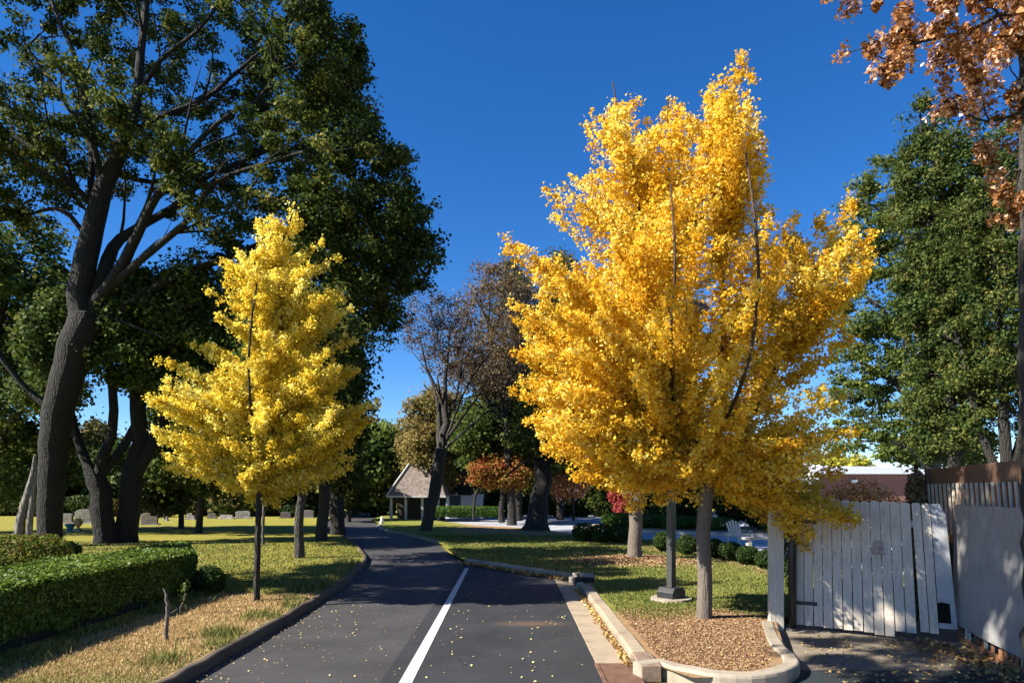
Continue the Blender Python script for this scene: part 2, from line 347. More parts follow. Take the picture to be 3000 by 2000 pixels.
def ginkgo(name, label, cat, Y, lines, poly, tips, nrand, nl, ls, lm, bm, seed, T, D, k=.85, sleeve=.2, zlow=None, tw=.5, group=None, inner=.3, extra=(), stems=(), bias=.08, fl=.05, clr=.045):
    rng = np.random.default_rng(seed); s = Skel(); lead = []
    for ln in lines:
        pts = [np.array(W(p[0], p[1], Y)) + np.array([0, (p[3] if len(p) > 3 else 0), 0]) for p in ln]
        lead += s.line(pts, [p[2] * Y / F for p in ln], wig=.03, rng=rng, step=.25)
    org = Vector(s.p[0]); root = empty(name, org, label, cat, group)
    P = worldpoly(poly, Y); L = np.array([s.p[i] for i in lead]); LI = np.array(lead)
    zl = zlow if zlow is not None else P[:, 1].min()
    ok = L[:, 2] > zl; L = L[ok]; LI = LI[ok]
    A = [np.array(W(x, y, Y)) + np.array([0, rng.normal() * .25, 0]) for x, y in tips]
    B = volume_pts(poly, Y, nrand * 3, T, D, rng, 1.0, inner=inner)
    A += list(B[:nrand])
    for pl_, k_ in extra: A += list(volume_pts(pl_, Y, k_, T, D * .6, rng, 1.0, inner=.05))
    for a in A: a[1] = Y + (a[1] - Y) * (1 - bias) + bias * min(T, abs(a[0] - P[:, 0].min()), abs(a[0] - P[:, 0].max()))
    C = []; U = []; TN = []
    st_pts = []
    for ln in stems:
        ids = s.line([np.array(W(p[0], p[1], Y)) + np.array([0, p[3], 0]) for p in ln], [p[2] * Y / F for p in ln], wig=.12, rng=rng, step=.2)
        st_pts += [s.p[i] for i in ids]
    for i in lead:
        if s.p[i][2] > zl + 1.2 and rng.uniform() < .6:
            m = rng.poisson(9); u = rng.normal(size=(m, 3)); u /= np.linalg.norm(u, axis=1)[:, None]; rr = sleeve * (.5 + fl * 12 * (s.r[i] < .03))
            C.append(s.p[i] + u * (rr * rng.uniform(.25, 1, m) ** .6)[:, None]); U.append(u); TN.append(rng.beta(2.2, 2.4, m))
    for a in A:
        h = np.hypot(L[:, 0] - a[0], L[:, 1] - a[1]); fr_ = np.clip((a[2] - P[:, 1].min()) / (P[:, 1].max() - P[:, 1].min()), 0, 1); want = a[2] - k * (.35 + .9 * fr_) * h
        c = np.abs(L[:, 2] - want) + .55 * h; j = int(np.argmin(c)); b = L[j]; par = int(LI[j])
        Lb = np.linalg.norm(a - b)
        if Lb < .25: continue
        hd = a - b; ctrl = b + np.array([hd[0] * .56, hd[1] * .56, hd[2] * (.44 + .16 * (1 - fr_))]); n = max(3, int(Lb / .3)); pts = []
        cur = par; 
        for q in range(1, n + 1):
            t = q / n; x = (1 - t) ** 2 * b + 2 * t * (1 - t) * ctrl + t * t * a + rng.normal(size=3) * .02
            cur = s.add(x, cur); pts.append((t, x, cur))
        bt = rng.normal(0, .13)
        segs = []
        for t, x, ci in pts:
            if t < .22 and Lb > 1: continue
            segs.append((x, sleeve * (1.2 - .8 * t), 1.4)); segs.append((.5 * (x + np.asarray(s.p[s.par[ci]])), sleeve * (1.2 - .8 * t), 1.0))
            if rng.uniform() < .85 and t < .93:
                d = a - b; d /= np.linalg.norm(d); o = rng.normal(size=3); o -= o.dot(d) * d; o /= np.linalg.norm(o); o[2] *= .5; v = d * .75 + o * 1.0; v[2] += .2; v /= np.linalg.norm(v)
                ll = tw * rng.uniform(.5, 1.15) * (1.05 - .5 * t); c2 = ci
                for g in (.35, .7, 1.): y = x + v * ll * g; c2 = s.add(y, c2); segs.append((y, sleeve * (.75 - .4 * g), .45))
        for x, rr, wgt in segs:
            m = rng.poisson(10 * wgt)
            if not m: continue
            u = rng.normal(size=(m, 3)); u /= np.linalg.norm(u, axis=1)[:, None]
            C.append(x + u * (rr * rng.uniform(.25, 1, m) ** .6)[:, None] + rng.normal(size=(m, 3)) * .015); U.append(u)
            TN.append(np.clip(rng.beta(1.5, 1.7, m) + bt, 0, 1))
    C = np.concatenate(C); U = np.concatenate(U); TN = np.concatenate(TN)
    m_ = inpoly(P, C[:, 0], C[:, 2]) | (polydist(P, C[:, 0], C[:, 2]) < .12)
    C, U, TN = C[m_], U[m_], TN[m_]
    if len(C) < nl:
        idx = rng.integers(0, len(C), nl - len(C)); C = np.concatenate([C, C[idx] + rng.normal(size=(len(idx), 3)) * ls * .9]); U = np.concatenate([U, U[idx]]); TN = np.concatenate([TN, np.clip(TN[idx] + rng.normal(0, .08, len(idx)), 0, 1)])
    else:
        idx = rng.permutation(len(C))[:nl]; C, U, TN = C[idx], U[idx], TN[idx]
    if st_pts:
        keep = np.ones(len(C), bool); SP = np.array(st_pts)
        for q_ in SP:
            keep &= ~((np.abs(C[:, 0] - q_[0]) < clr) & (np.abs(C[:, 2] - q_[2]) < .12) & (C[:, 1] < q_[1] + .05) & (C[:, 1] > q_[1] - .4))
        C, U, TN = C[keep], U[keep], TN[keep]
    Rr = s.radii(.0035, 2.5); V, Fq = s.tubes(Rr, 0, 3, 12); yg = smooth(.085, .05, s.vr)
    zb = s.p[0][2]; rb = s.r[0]; near = np.clip(1 - (V[:, 2] - zb) / (rb * 3.5), 0, 1) ** 2; dd = V[:, :2] - np.array(s.p[0][:2])
    rad = np.hypot(dd[:, 0], dd[:, 1]) < rb * 2; an = np.arctan2(dd[:, 1], dd[:, 0])
    V[:, :2] += dd * (near * .14 * rad * (1 + .5 * np.sin(an * 4 + seed)))[:, None]; V[:, 2] -= near * rad * .1
    npmesh('trunk', V, Fq, bm, root, smooth=True, origin=org, attrs={'young': yg})
    leaves('crown', C, ls, lm, root, rng, org, TN, .3, 1.15, U, 0, .35)
    return root
# ------------------------------------------------------------------ ground heights
def hgt(x, y):
    x = np.asarray(x, float); y = np.asarray(y, float)
    b = .125 + .035 * np.sin(x * .21 + 1) * np.sin(y * .17 + .5) * np.clip((y - 10) / 15, 0, 1)
    b = b + .06 * np.exp(-(((x - 3.2) / 1.15) ** 2 + ((y - 11.2) / 2.0) ** 2))
    b = b + .12 * np.exp(-(((x - 3.9) / 1.6) ** 2 + ((y - 21.8) / 1.4) ** 2))
    return b
def smooth(a, b, v): t = np.clip((v - a) / (b - a), 0, 1); return t * t * (3 - 2 * t)
rg = np.random.default_rng(5)
def strip(rows, nx, z, extra=1.0, pw=1.0):
    """rows of (Y, xl, xr); returns grid verts, faces"""
    V = []; m = len(rows)
    for Y, a, b in rows:
        t = np.linspace(0, 1, nx) ** pw if pw > 0 else 1 - np.linspace(1, 0, nx) ** (-pw)
        x = a + (b - a) * t; y = np.full(nx, Y); zz = z(x, y) if callable(z) else np.full(nx, z)
        V.append(np.stack([x, y, zz], 1))
    V = np.concatenate(V); i = np.arange(m - 1)[:, None] * nx + np.arange(nx - 1)[None]
    return V, np.stack([i, i + 1, i + nx + 1, i + nx], -1).reshape(-1, 4)
LK = [(-20, -3.9), (8.36, -3.95), (10, -3.93), (12.4, -3.93), (16.7, -4.1), (21.1, -4.55), (23.1, -4.9), (27.9, -6.3), (34.1, -8.4), (40, -10.9), (51, -14.2), (62, -15.5), (75, -16)]
RK = [(21.9, -1.53), (25.6, -2.33), (30, -3.25), (35.7, -5.5), (38.3, -6.95), (42.2, -8.3), (47.4, -9.2), (53.5, -11.0), (62, -11.6), (75, -12)]
def interp(pts, y): return np.interp(y, [p[0] for p in pts], [p[1] for p in pts])
# materials of the ground
def groundmat(name, grass, brown, gs=1.0):
    m, t, p = mat(name); co = objco(t)
    n1 = noise(t, .55, 4, .6, co); n2 = noise(t, 7, 6, .75, co); n3 = noise(t, 60, 4, .7, co)
    n4 = noise(t, 2.4, 5, .7, co); g = ramp(t, grass, mixc(t, .5, mixc(t, .5, n1, n4), n2)); br = ramp(t, brown, mixc(t, .6, n2, n3))
    a = attr(t, 'mulch'); ad = t.nodes.new('ShaderNodeMath'); ad.operation = 'ADD'; t.links.new(a, ad.inputs[0])
    sb = t.nodes.new('ShaderNodeMath'); sb.operation = 'MULTIPLY_ADD'; t.links.new(n2, sb.inputs[0]); sb.inputs[1].default_value = .9; sb.inputs[2].default_value = -.45
    t.links.new(sb.outputs[0], ad.inputs[1]); f = ramp(t, [(.38, (0, 0, 0)), (.62, (1, 1, 1))], ad.outputs[0])
    t.links.new(mixc(t, f, g, br), p.inputs['Base Color']); p.inputs['Roughness'].default_value = .95; p.inputs['Specular IOR Level'].default_value = .1
    bump(t, p, mixc(t, .5, n2, n3), 1.0, .05); return m
M_LAWNL = groundmat('lawn_left_mat', [(.3, (.13, .14, .022)), (.5, (.24, .22, .04)), (.7, (.36, .28, .07))], [(.3, (.16, .11, .045)), (.5, (.36, .25, .12)), (.7, (.52, .39, .20))])
M_LAWNR = groundmat('lawn_right_mat', [(.3, (.09, .13, .02)), (.5, (.19, .20, .04)), (.7, (.30, .24, .07))], [(.3, (.14, .08, .04)), (.5, (.33, .21, .11)), (.7, (.50, .35, .21))])
def asphalt(name, c, spk, stain=None):
    m, t, p = mat(name); co = objco(t); n1 = noise(t, .8, 5, .6, co); n2 = noise(t, 140, 3, .7, co); n3 = noise(t, 18, 5, .7, co)
    base = ramp(t, [(.3, tuple(x * .75 for x in c)), (.7, tuple(x * 1.3 for x in c))], n1)
    sp = ramp(t, [(.50, (.8, .8, .8)), (.68, (spk, spk, spk))], n2)
    cc = mixc(t, 1.0, base, sp, 'MULTIPLY'); cc = mixc(t, ramp(t, [(.55, (0, 0, 0)), (.8, (.5, .5, .5))], n3), cc, tuple(x * 1.7 for x in c))
    if stain:
        dv = t.nodes.new('ShaderNodeVectorMath'); dv.operation = 'DISTANCE'; t.links.new(objco(t, (.6, 1.6, 1)), dv.inputs[0]); dv.inputs[1].default_value = (stain[0] * .6, stain[1] * 1.6, 0)
        ds = t.nodes.new('ShaderNodeMath'); ds.operation = 'MULTIPLY_ADD'; t.links.new(n3, ds.inputs[0]); ds.inputs[1].default_value = .9; t.links.new(dv.outputs['Value'], ds.inputs[2])
        cc = mixc(t, ramp(t, [(.55, (.5, .5, .5)), (.95, (0, 0, 0))], ds.outputs[0]), cc, (.16, .095, .055))
    vo = t.nodes.new('ShaderNodeTexVoronoi'); vo.feature = 'DISTANCE_TO_EDGE'; vo.inputs['Scale'].default_value = .42; t.links.new(mixc(t, .12, objco(t), noise(t, 1.7, 5, .7, co, color=True)), vo.inputs['Vector'])
    ck = ramp(t, [(.0, (1, 1, 1)), (.006, (0, 0, 0))], vo.outputs['Distance']); ckm = t.nodes.new('ShaderNodeMath'); ckm.operation = 'MULTIPLY'; t.links.new(ck, ckm.inputs[0]); t.links.new(ramp(t, [(.5, (0, 0, 0)), (.6, (.7, .7, .7))], noise(t, .5, 3, .5, co)), ckm.inputs[1])
    cc = mixc(t, ckm.outputs[0], cc, tuple(x * .35 for x in c))
    n5 = noise(t, 3.2, 6, .75, co, .6); cc = mixc(t, ramp(t, [(.58, (0, 0, 0)), (.72, (.45, .45, .45))], n5), cc, (c[0] * 1.9, c[1] * 1.8, c[2] * 1.65))
    t.links.new(cc, p.inputs['Base Color']); p.inputs['Roughness'].default_value = .75; p.inputs['Specular IOR Level'].default_value = .35
    bump(t, p, n2, .35, .006); return m
M_ROAD = asphalt('asphalt_old', (.045, .043, .045), 1.9); M_BAY = asphalt('asphalt_new', (.027, .029, .033), 1.5, (.35, 11.9))
M_LOT = asphalt('lot_concrete', (.36, .38, .43), 1.15)
def concrete(name, c, rough=.85):
    m, t, p = mat(name); co = objco(t); n1 = noise(t, 1.6, 6, .65, co); n2 = noise(t, 50, 4, .7, co); n3 = noise(t, 7, 4, .7, co, 1)
    b_ = ramp(t, [(.28, tuple(x * .6 for x in c)), (.5, c), (.75, tuple(min(1, x * 1.2) for x in c))], n1)
    b_ = mixc(t, ramp(t, [(.5, (0, 0, 0)), (.75, (.55, .55, .55))], n3), b_, tuple(x * .55 for x in c))
    t.links.new(b_, p.inputs['Base Color']); p.inputs['Roughness'].default_value = rough; bump(t, p, n2, .5, .008); return m
M_CONC = concrete('concrete_tan', (.31, .25, .175)); M_CONC2 = concrete('concrete_grey', (.31, .265, .20)); M_DRIVE = concrete('drive_concrete', (.20, .165, .12))
m, t, p = mat('lane_paint'); co = objco(t); n1 = noise(t, 38, 6, .8, co); n2 = noise(t, 3.5, 4, .6, co); wr = mixc(t, .4, n1, n2)
t.links.new(ramp(t, [(.36, (.05, .05, .055)), (.41, (.42, .42, .40)), (.6, (.58, .58, .56))], wr), p.inputs['Base Color']); p.inputs['Roughness'].default_value = .65; bump(t, p, n1, .4, .004); M_PAINT = m
# ------------------------------------------------------------------ setting
V, Fq = strip([(y, -420, 420) for y in (-40, 0, 60, 140, 500, 900)], 12, -.05)
o = npmesh('ground', V, Fq, M_LAWNL, attrs={'mulch': np.full(len(V), .35)}); tag(o, kind='structure')
ys = np.concatenate([np.arange(-12, 24, 2.), np.arange(24, 76, 1.5)])
V, Fq = strip([(y, interp(LK, y), max(interp(RK, y), -1.6) if y < 22 else interp(RK, y)) for y in ys], 12, 0.0)
# the old lane ends at the painted line; a sheet under the bay too
o = npmesh('road', V, Fq, M_ROAD); tag(o, kind='structure')
ys = np.arange(-12, 22.01, .5)
V, Fq = strip([(y, -1.6, min(1.12, 1.12 if y < 18.3 else 1.12 - (y - 18.3) * .76)) for y in ys], 8, .004)
ed = np.arange(7, len(V), 8); V[ed, 0] += rg.normal(0, .012, len(ed))
o = npmesh('parking_bay', V, Fq, M_BAY); tag(o, kind='structure')
V, Fq = strip([(y, -1.36 - .004 * (y - 8), -1.2 - .008 * (y - 8)) for y in np.arange(-6, 20.6, .5)], 2, .009)
o = npmesh('lane_line', V, Fq, M_PAINT); tag(o, kind='structure')
# left lawn
ys = np.concatenate([np.arange(-4, 20, .25), np.arange(20, 60, .6), np.arange(60, 130, 4)])
V, Fq = strip([(y, -75, interp(LK, y) - .1) for y in ys], 130, hgt, pw=-2.2)
mu = smooth(14.8, 12.2, V[:, 1]) * smooth(-6.8, -5.8, V[:, 0]) * .95 + smooth(-5.0, -4.2, V[:, 0]) * .35 * smooth(24, 15, V[:, 1]) + .12
tr_ = [(-12.9, 40.7), (-10.6, 22), (-18.6, 27), (-16, 28)]
for a, b in tr_: mu += .5 * np.exp(-((V[:, 0] - a) ** 2 + (V[:, 1] - b) ** 2) / 1.2)
npm_left = npmesh('lawn_west', V, Fq, M_LAWNL, attrs={'mulch': mu}); tag(npm_left, kind='structure')
# right lawn: island between bay, gate drive and car park
def r_left(y):
    if y < 8.6: return 1.78 + (8.6 - y) * .55
    if y < 17.8: return 1.70
    if y < 21.9: return 1.70 - (y - 17.8) * .79
    return interp(RK, y) - .03
LOT = [(17, 10.5), (20, 9.6), (23.5, 9.0), (28, 8.0), (31, 6.5), (34.8, 3.3), (40.7, .94), (44.2, -2.26), (52, -5.9), (62, -9), (75, -10.5)]
def r_right(y):
    if y < 9.4: return 2.3 + 1.42 * math.sqrt(max(0, 1 - ((9.4 - y) / 1.4) ** 2))
    if y < 11.6: return 3.75 + (y - 9.4) * .33
    if y < 17: return 4.48 + (y - 11.6) * 1.1
    return interp(LOT, y)
ys = np.concatenate([np.arange(8.0, 24, .16), np.arange(24, 75, .6)])
V, Fq = strip([(y, r_left(y), r_right(y)) for y in ys], 80, hgt)
x, y = V[:, 0], V[:, 1]
mu = smooth(12.6, 11.0, y + .35 * np.sin(x * 3)) + np.exp(-(((x - 3.9) / 1.7) ** 2 + ((y - 21.6) / 1.5) ** 2) * 1.2) * 1.0
rowx = np.interp(y, [19, 20.9, 23.5, 25.6, 32.4, 36], [7.9, 7.74, 7.5, 6.6, 3.4, 1])
mu += .9 * np.exp(-((x - rowx) / 1.0) ** 2) * (y < 36) + .6 * smooth(34, 38, y) * smooth(-6, 0, x) + .22
o = npmesh('lawn_east', V, Fq, M_LAWNR, attrs={'mulch': mu}); tag(o, kind='structure'); LAWN_R = (V, mu)
# car park beyond, gate drive, gutter
V, Fq = strip([(y, interp(LOT, y) - .1, 46) for y in np.arange(17, 76, 2.)], 8, .0); o = npmesh('car_park', V, Fq, M_LOT); tag(o, kind='structure')
V, Fq = strip([(y, 1.2 if y < 7.9 else r_right(y) - .05, 14) for y in np.concatenate([np.arange(-6, 8, 1.), np.arange(8, 14, .25)])], 12, .0)
o = npmesh('gate_drive', V, Fq, M_DRIVE); tag(o, kind='structure')
V, Fq = strip([(y, 3.4 + (8.2 - y) * .2, 6.1) for y in np.arange(-2, 8.9, .3)], 6, .005); o = npmesh('dark_drive_patch', V, Fq, asphalt('asphalt_patch', (.022, .03, .034), 1.4)); tag(o, kind='structure')
g = MB()
for i, y0 in enumerate(np.arange(9.15, 18.0, 1.48)):
    y1 = min(y0 + 1.472, 18.1); g.box(1.125, 1.62, y0, y1, -.03, .012)
o = g.build('gutter', M_CONC, bevel=.006); tag(o, kind='structure')
def kerb(name, pts, wd, z0, h, m, nub=.02, jit=.01):
    """kerb of wd x h swept along plan points"""
    q = [np.array(pts[0], float)]
    for a, b in zip(pts[:-1], pts[1:]):
        a = np.array(a, float); b = np.array(b, float); k = max(1, int(np.linalg.norm(b - a) / .35))
        q += [a + (b - a) * j / k for j in range(1, k + 1)]
    q = np.array(q); T = np.gradient(q, axis=0); T /= np.linalg.norm(T, axis=1)[:, None]; N = np.stack([T[:, 1], -T[:, 0]], 1)
    prof = [(0, -.06), (0, h - nub * 2), (.012, h - nub * .6), (nub * 1.5, h), (wd - nub, h + .004), (wd, h - nub), (wd, -.06)]
    V = []; n = len(prof)
    r2 = np.random.default_rng(len(q))
    for i in range(len(q)):
        j = r2.normal(0, jit)
        for a, z in prof: V.append((q[i, 0] - N[i, 0] * (a + j * .5), q[i, 1] - N[i, 1] * (a + j * .5), z0 + z + (j * .3 if z > 0 else 0)))
    Fs = [(i * n + k, i * n + k + 1, (i + 1) * n + k + 1, (i + 1) * n + k) for i in range(len(q) - 1) for k in range(n - 1)]
    Fs += [tuple(range(n)), tuple(range(len(q) * n - 1, len(q) * n - n - 1, -1))]
    o = npmesh(name, V, Fs, m); return tag(o, kind='structure')
kerb('kerb_west', [(x_, y_) for y_, x_ in LK[:-1]], .11, 0, .15, concrete('kerb_dark', (.085, .066, .048)), jit=.02)
kerb('kerb_bay_side', [(1.6, 15.9), (1.6, 9.15)], .22, 0, .16, M_CONC)
kerb('kerb_bay_end', [(-1.5, 21.8), (1.55, 17.7)], .2, 0, .16, M_CONC)
kerb('kerb_road_east', [(x_, y_) for y_, x_ in RK[2:7]][::-1], .2, 0, .13, M_CONC)
tip = [(1.60, 8.42)] + [(2.72 - 1.06 * math.cos(a), 9.35 - 1.42 * math.sin(a)) for a in np.linspace(.62, math.pi, 16)] + [(3.98, 10.2), (4.3, 11.2)]
kerb('kerb_island_tip', tip, .2, 0, .17, M_CONC2)
kerb('kerb_car_park', [(r_ - .25, y_) for y_, r_ in LOT[5:]], .15, 0, .1, concrete('kerb_brown', (.10, .085, .07)))  # dark brown concrete kerb along the car park
# storm drain: rusty hood and dark mouth in the kerb line
M_RUSTM = simple('rusty_iron', (.20, .14, .10), .4, 8, .8, .6)
M_BLACK = simple('black_void', (.008, .008, .008), .2, 4, .9, 0)
dr = empty('storm_drain', (1.6, 8.6, 0), 'rusty storm drain inlet with dark open mouth let into the kerb of the mulched island', 'storm drain')
MB().prism([(1.585, .125), (1.60, .165), (1.84, .168), (1.84, .125)], 8.5, 9.06).box(1.6, 1.84, 9.0, 9.14, -.04, .163).box(1.6, 1.84, 8.40, 8.52, -.04, .163).build('hood', M_RUSTM, dr, (1.6, 8.6, 0), .008)
MB().box(1.64, 1.7, 8.53, 8.99, -.03, .123).build('mouth', M_BLACK, dr, (1.6, 8.6, 0))
MB().box(1.1, 1.6, 7.2, 9.14, -.03, .01).box(1.1, 1.15, 7.2, 9.1, .01, .022).build('apron', simple('rusty_apron', (.13, .065, .04), .35, 5, .8, .4), dr, (1.6, 8.6, 0), .004)
# culvert mouth at the corner of the bay
cv = empty('culvert_mouth', (1.62, 16.6, 0), 'dark round culvert mouth between rough stones at the far right corner of the parking bay', 'culvert')
MB().tube([(1.58, 16.5, .06), (1.95, 16.6, .04)], [.19, .19], 12).build('pipe', M_BLACK, cv, (1.62, 16.6, 0))
st = MB(); r3 = random.Random(3)
for x_, y_, z_, s_ in ((1.56, 17.0, .12, .12), (1.7, 17.25, .13, .14), (1.62, 16.15, .09, .1), (1.85, 16.7, .2, .15), (1.6, 16.85, .26, .09), (1.9, 17.1, .16, .14)):
    M_ = Matrix.Translation((x_, y_, z_)) @ Matrix.Rotation(r3.uniform(0, 3), 4, 'Z') @ Matrix.Rotation(r3.uniform(-.3, .3), 4, 'X')
    st = MB(); st.box(-s_, s_, -s_ * .8, s_ * .8, -s_ * .7, s_ * .6, M_); st.build('edge_stone', M_CONC2, cv, (1.62, 16.6, 0), .02)

# raised planting island in the car park
isl = [(4.9, 42.2), (6.2, 39.4), (8.4, 37.4), (11.5, 35.6), (15, 33.8), (18.5, 33.0), (20.5, 34.6), (19.5, 37.5), (15.5, 40.5), (10.5, 43.5), (7, 44.8), (5.3, 44)]
v_ = [(x_, y_, .16) for x_, y_ in isl]; o = npmesh('planting_island', v_, [tuple(range(len(v_)))], M_LAWNR, attrs={'mulch': np.full(len(v_), .8)}); tag(o, kind='structure')
kerb('kerb_planting_island', isl + [isl[0]], -.32, 0, .19, concrete('kerb_pale', (.55, .49, .40)))
# ------------------------------------------------------------------ shrubs
def shrub(name, label, cat, c, rx, ry, rz, n, ls, m, seed, group=None, boxy=2.0, stem=True, base=.0, flatbot=True, lab=None, up=.2):
    """leafy mass on a superellipsoid with a dark twig core"""
    rng = np.random.default_rng(seed); c = np.array(c, float)
    u = rng.normal(size=(n, 3)); u /= np.linalg.norm(u, axis=1)[:, None]
    k = (np.abs(u) ** boxy).sum(1) ** (-1 / boxy); sh = rng.uniform(.72, 1.03, n)
    lump = 1 + .06 * np.sin(u[:, 0] * 5 + seed) * np.sin(u[:, 1] * 4 + 2 * seed) + .04 * np.sin(u[:, 2] * 9 + seed)
    P = u * (k * sh * lump)[:, None] * np.array([rx, ry, rz]); keep = P[:, 2] > -rz * .98; P = P[keep]; u = u[keep]
    root = empty(name, (c[0], c[1], c[2]), label, cat, group); P[:, 2] += rz + base
    leaves('foliage', P, ls, m, root, rng, (0, 0, 0), rng.beta(2, 2.2, len(P)) + rng.normal(0, .05), up, .9, u * 1.1)
    s = MB()
    for i in range(7):
        a = i * .9 + seed; s.tube([(math.cos(a) * .04, math.sin(a) * .04, -.05), (math.cos(a) * rx * .35, math.sin(a) * ry * .35, (rz + base) * .8), (math.cos(a) * rx * .7, math.sin(a) * ry * .7, (rz + base) * 1.4)], [.02, .014, .006], 5)
    s.build('stems', B_DARK, root); return root
# clipped hedge
rng = np.random.default_rng(21)
def hedge(name, label, corners, z0, z1, n, ls, m, seed):
    """corners: front-near, front-far, back-far, back-near in plan"""
    rng = np.random.default_rng(seed); A, B, C_, D_ = [np.array(c, float) for c in corners]; P = []; N = []
    hh = z1 - z0
    faces = [(A, B, 'v', .30), (B, C_, 'v', .08), (D_, C_, 'v', .12), (None, None, 't', .44), (D_, A, 'v', .06)]
    for a, b, kind, fr in faces:
        k = int(n * fr); s = rng.uniform(0, 1, k); t = rng.uniform(0, 1, k); dpt = np.abs(rng.normal(0, .05, k))
        if kind == 't':
            s = s ** 1.0; q = (A[None] * (1 - s)[:, None] + B[None] * s[:, None]) * (1 - t)[:, None] + (D_[None] * (1 - s)[:, None] + C_[None] * s[:, None]) * t[:, None]
            z = z1 - dpt + .035 * np.sin(q[:, 0] * 3.1) * np.sin(q[:, 1] * 2.3) + rng.normal(0, .035, k); nn = np.tile([0, 0, 1.], (k, 1)); P.append(np.column_stack([q, z])); N.append(nn)
        else:
            d = b - a; nr = np.array([d[1], -d[0]]) / np.linalg.norm(d); cen = (A + B + C_ + D_) / 4
            if (a - cen).dot(nr) < 0: nr = -nr
            q = a[None] * (1 - s)[:, None] + b[None] * s[:, None]; z = z0 + .03 + hh * t; rnd = .14 * smooth(.8, 1.0, t) ** 2 + .10 * smooth(.25, 0, t)
            off = -dpt - rnd + .05 * np.sin(s * 31 + z * 3) * np.sin(z * 5 + s * 9)
            q = q + nr[None] * off[:, None]; P.append(np.column_stack([q, z])); N.append(np.tile([nr[0], nr[1], 0], (k, 1)))
    P = np.concatenate(P); N = np.concatenate(N); org = ((A[0] + C_[0]) / 2, (A[1] + C_[1]) / 2, z0)
    root = empty(name, org, label, 'hedge'); nz = np.sin(P[:, 0] * 2.7) * np.sin(P[:, 1] * 1.9 + 1) * .1
    leaves('foliage', P, ls, m, root, rng, org, rng.beta(2, 2.2, len(P)) + nz, .1, .75, N * 1.3)
    b_ = MB(); pts = [A, B, C_, D_]; cen = sum(pts) / 4; q = [p + (cen - p) / np.linalg.norm(cen - p) * .3 for p in pts]
    b_.add([(p[0], p[1], z) for z in (z0 - .02, z1 - .14) for p in q], [(3, 2, 1, 0), (4, 5, 6, 7), (0, 1, 5, 4), (1, 2, 6, 5), (2, 3, 7, 6), (3, 0, 4, 7)])
    b_.build('twig_core', simple('twig_core', (.012, .014, .007), .5, 20, .95, 1.0), root, org)
    return root
hedge('clipped_hedge', 'long box-clipped bright green hedge with a dark shaded face beside the straw verge', [(-6.85, 5.8), (-6.85, 14.8), (-8.5, 17.8), (-9.1, 5.8)], .1, 1.0, 105000, .056, M_HEDGE, 21)
def G2(px, py, z=.13): return G(px, py, z)
shrub('low_shrub', 'small dark round shrub tucked against the far end of the clipped hedge', 'shrub', G2(612, 1742), .34, .34, .3, 5000, .04, M_BOX, 31)
shrub('photinia_shrub', 'loose yellow-green shrub with reddish tips behind the hedge at the foot of the biggest trunk', 'shrub', G2(50, 1690), 1.25, .8, .55, 12000, .06, M_PHOT, 33, boxy=2.4)
shrub('dark_shrub', 'little dark shrub with pale leaves right of the foot of the biggest trunk', 'shrub', G2(205, 1645), .32, .3, .32, 2500, .06, M_BOX, 35)
# ball shrubs along the car park
balls = [(1709, 1584, 'leftmost clipped ball shrub in the row beside the car park'), (1762, 1587, 'second clipped ball shrub from the left in the row beside the car park'),
         (1813, 1588, 'third clipped ball shrub from the left, just left of the grey forked trunk'), (1945, 1612, 'clipped ball shrub just left of the black lamp post'),
         (2013, 1622, 'clipped ball shrub between the lamp post and the tan ginkgo trunk'), (2092, 1632, 'clipped ball shrub half hidden behind the tan ginkgo trunk'),
         (2138, 1640, 'clipped ball shrub just right of the tan ginkgo trunk'), (2190, 1652, 'clipped ball shrub second from the white fence post'),
         (2245, 1664, 'clipped ball shrub right beside the white fence post')]
for i, (px, py, lb) in enumerate(balls):
    c = G2(px, py); r_ = 32 * c.y / F
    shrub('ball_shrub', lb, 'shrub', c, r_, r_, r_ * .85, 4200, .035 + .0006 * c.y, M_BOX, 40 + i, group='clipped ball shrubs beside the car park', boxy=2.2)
# low junipers on the planting island
for i, (x_, y_, rx, rz, lb) in enumerate([(6.6, 42.3, 1.1, .42, 'low bright juniper mound at the left tip of the planting island'), (8.3, 41.2, 1.25, .4, 'second low juniper mound from the left on the planting island'),
        (9.9, 39.8, 1.3, .36, 'third low juniper mound on the planting island, behind the grey forked trunk'), (11.6, 38.6, 1.2, .34, 'flat juniper mound on the planting island left of the lamp post'),
        (14.2, 36.4, .95, .42, 'rounded juniper mound on the planting island beside the tan trunk'), (16.4, 36.2, 1.3, .2, 'flat dark juniper mound at the right end of the planting island')]):
    shrub('juniper_mound', lb, 'shrub', (x_, y_, .16), rx, .9, rz, 5000, .08, M_JUN, 60 + i, group='low junipers on the planting island', boxy=2.3)
shrub('flat_hedge', 'long low flat-topped hedge beyond the car park, right of the leaning tree', 'hedge', (-3.6, 53, .0), 2.9, .9, .42, 14000, .09, M_JUN, 70, boxy=4, base=.35)
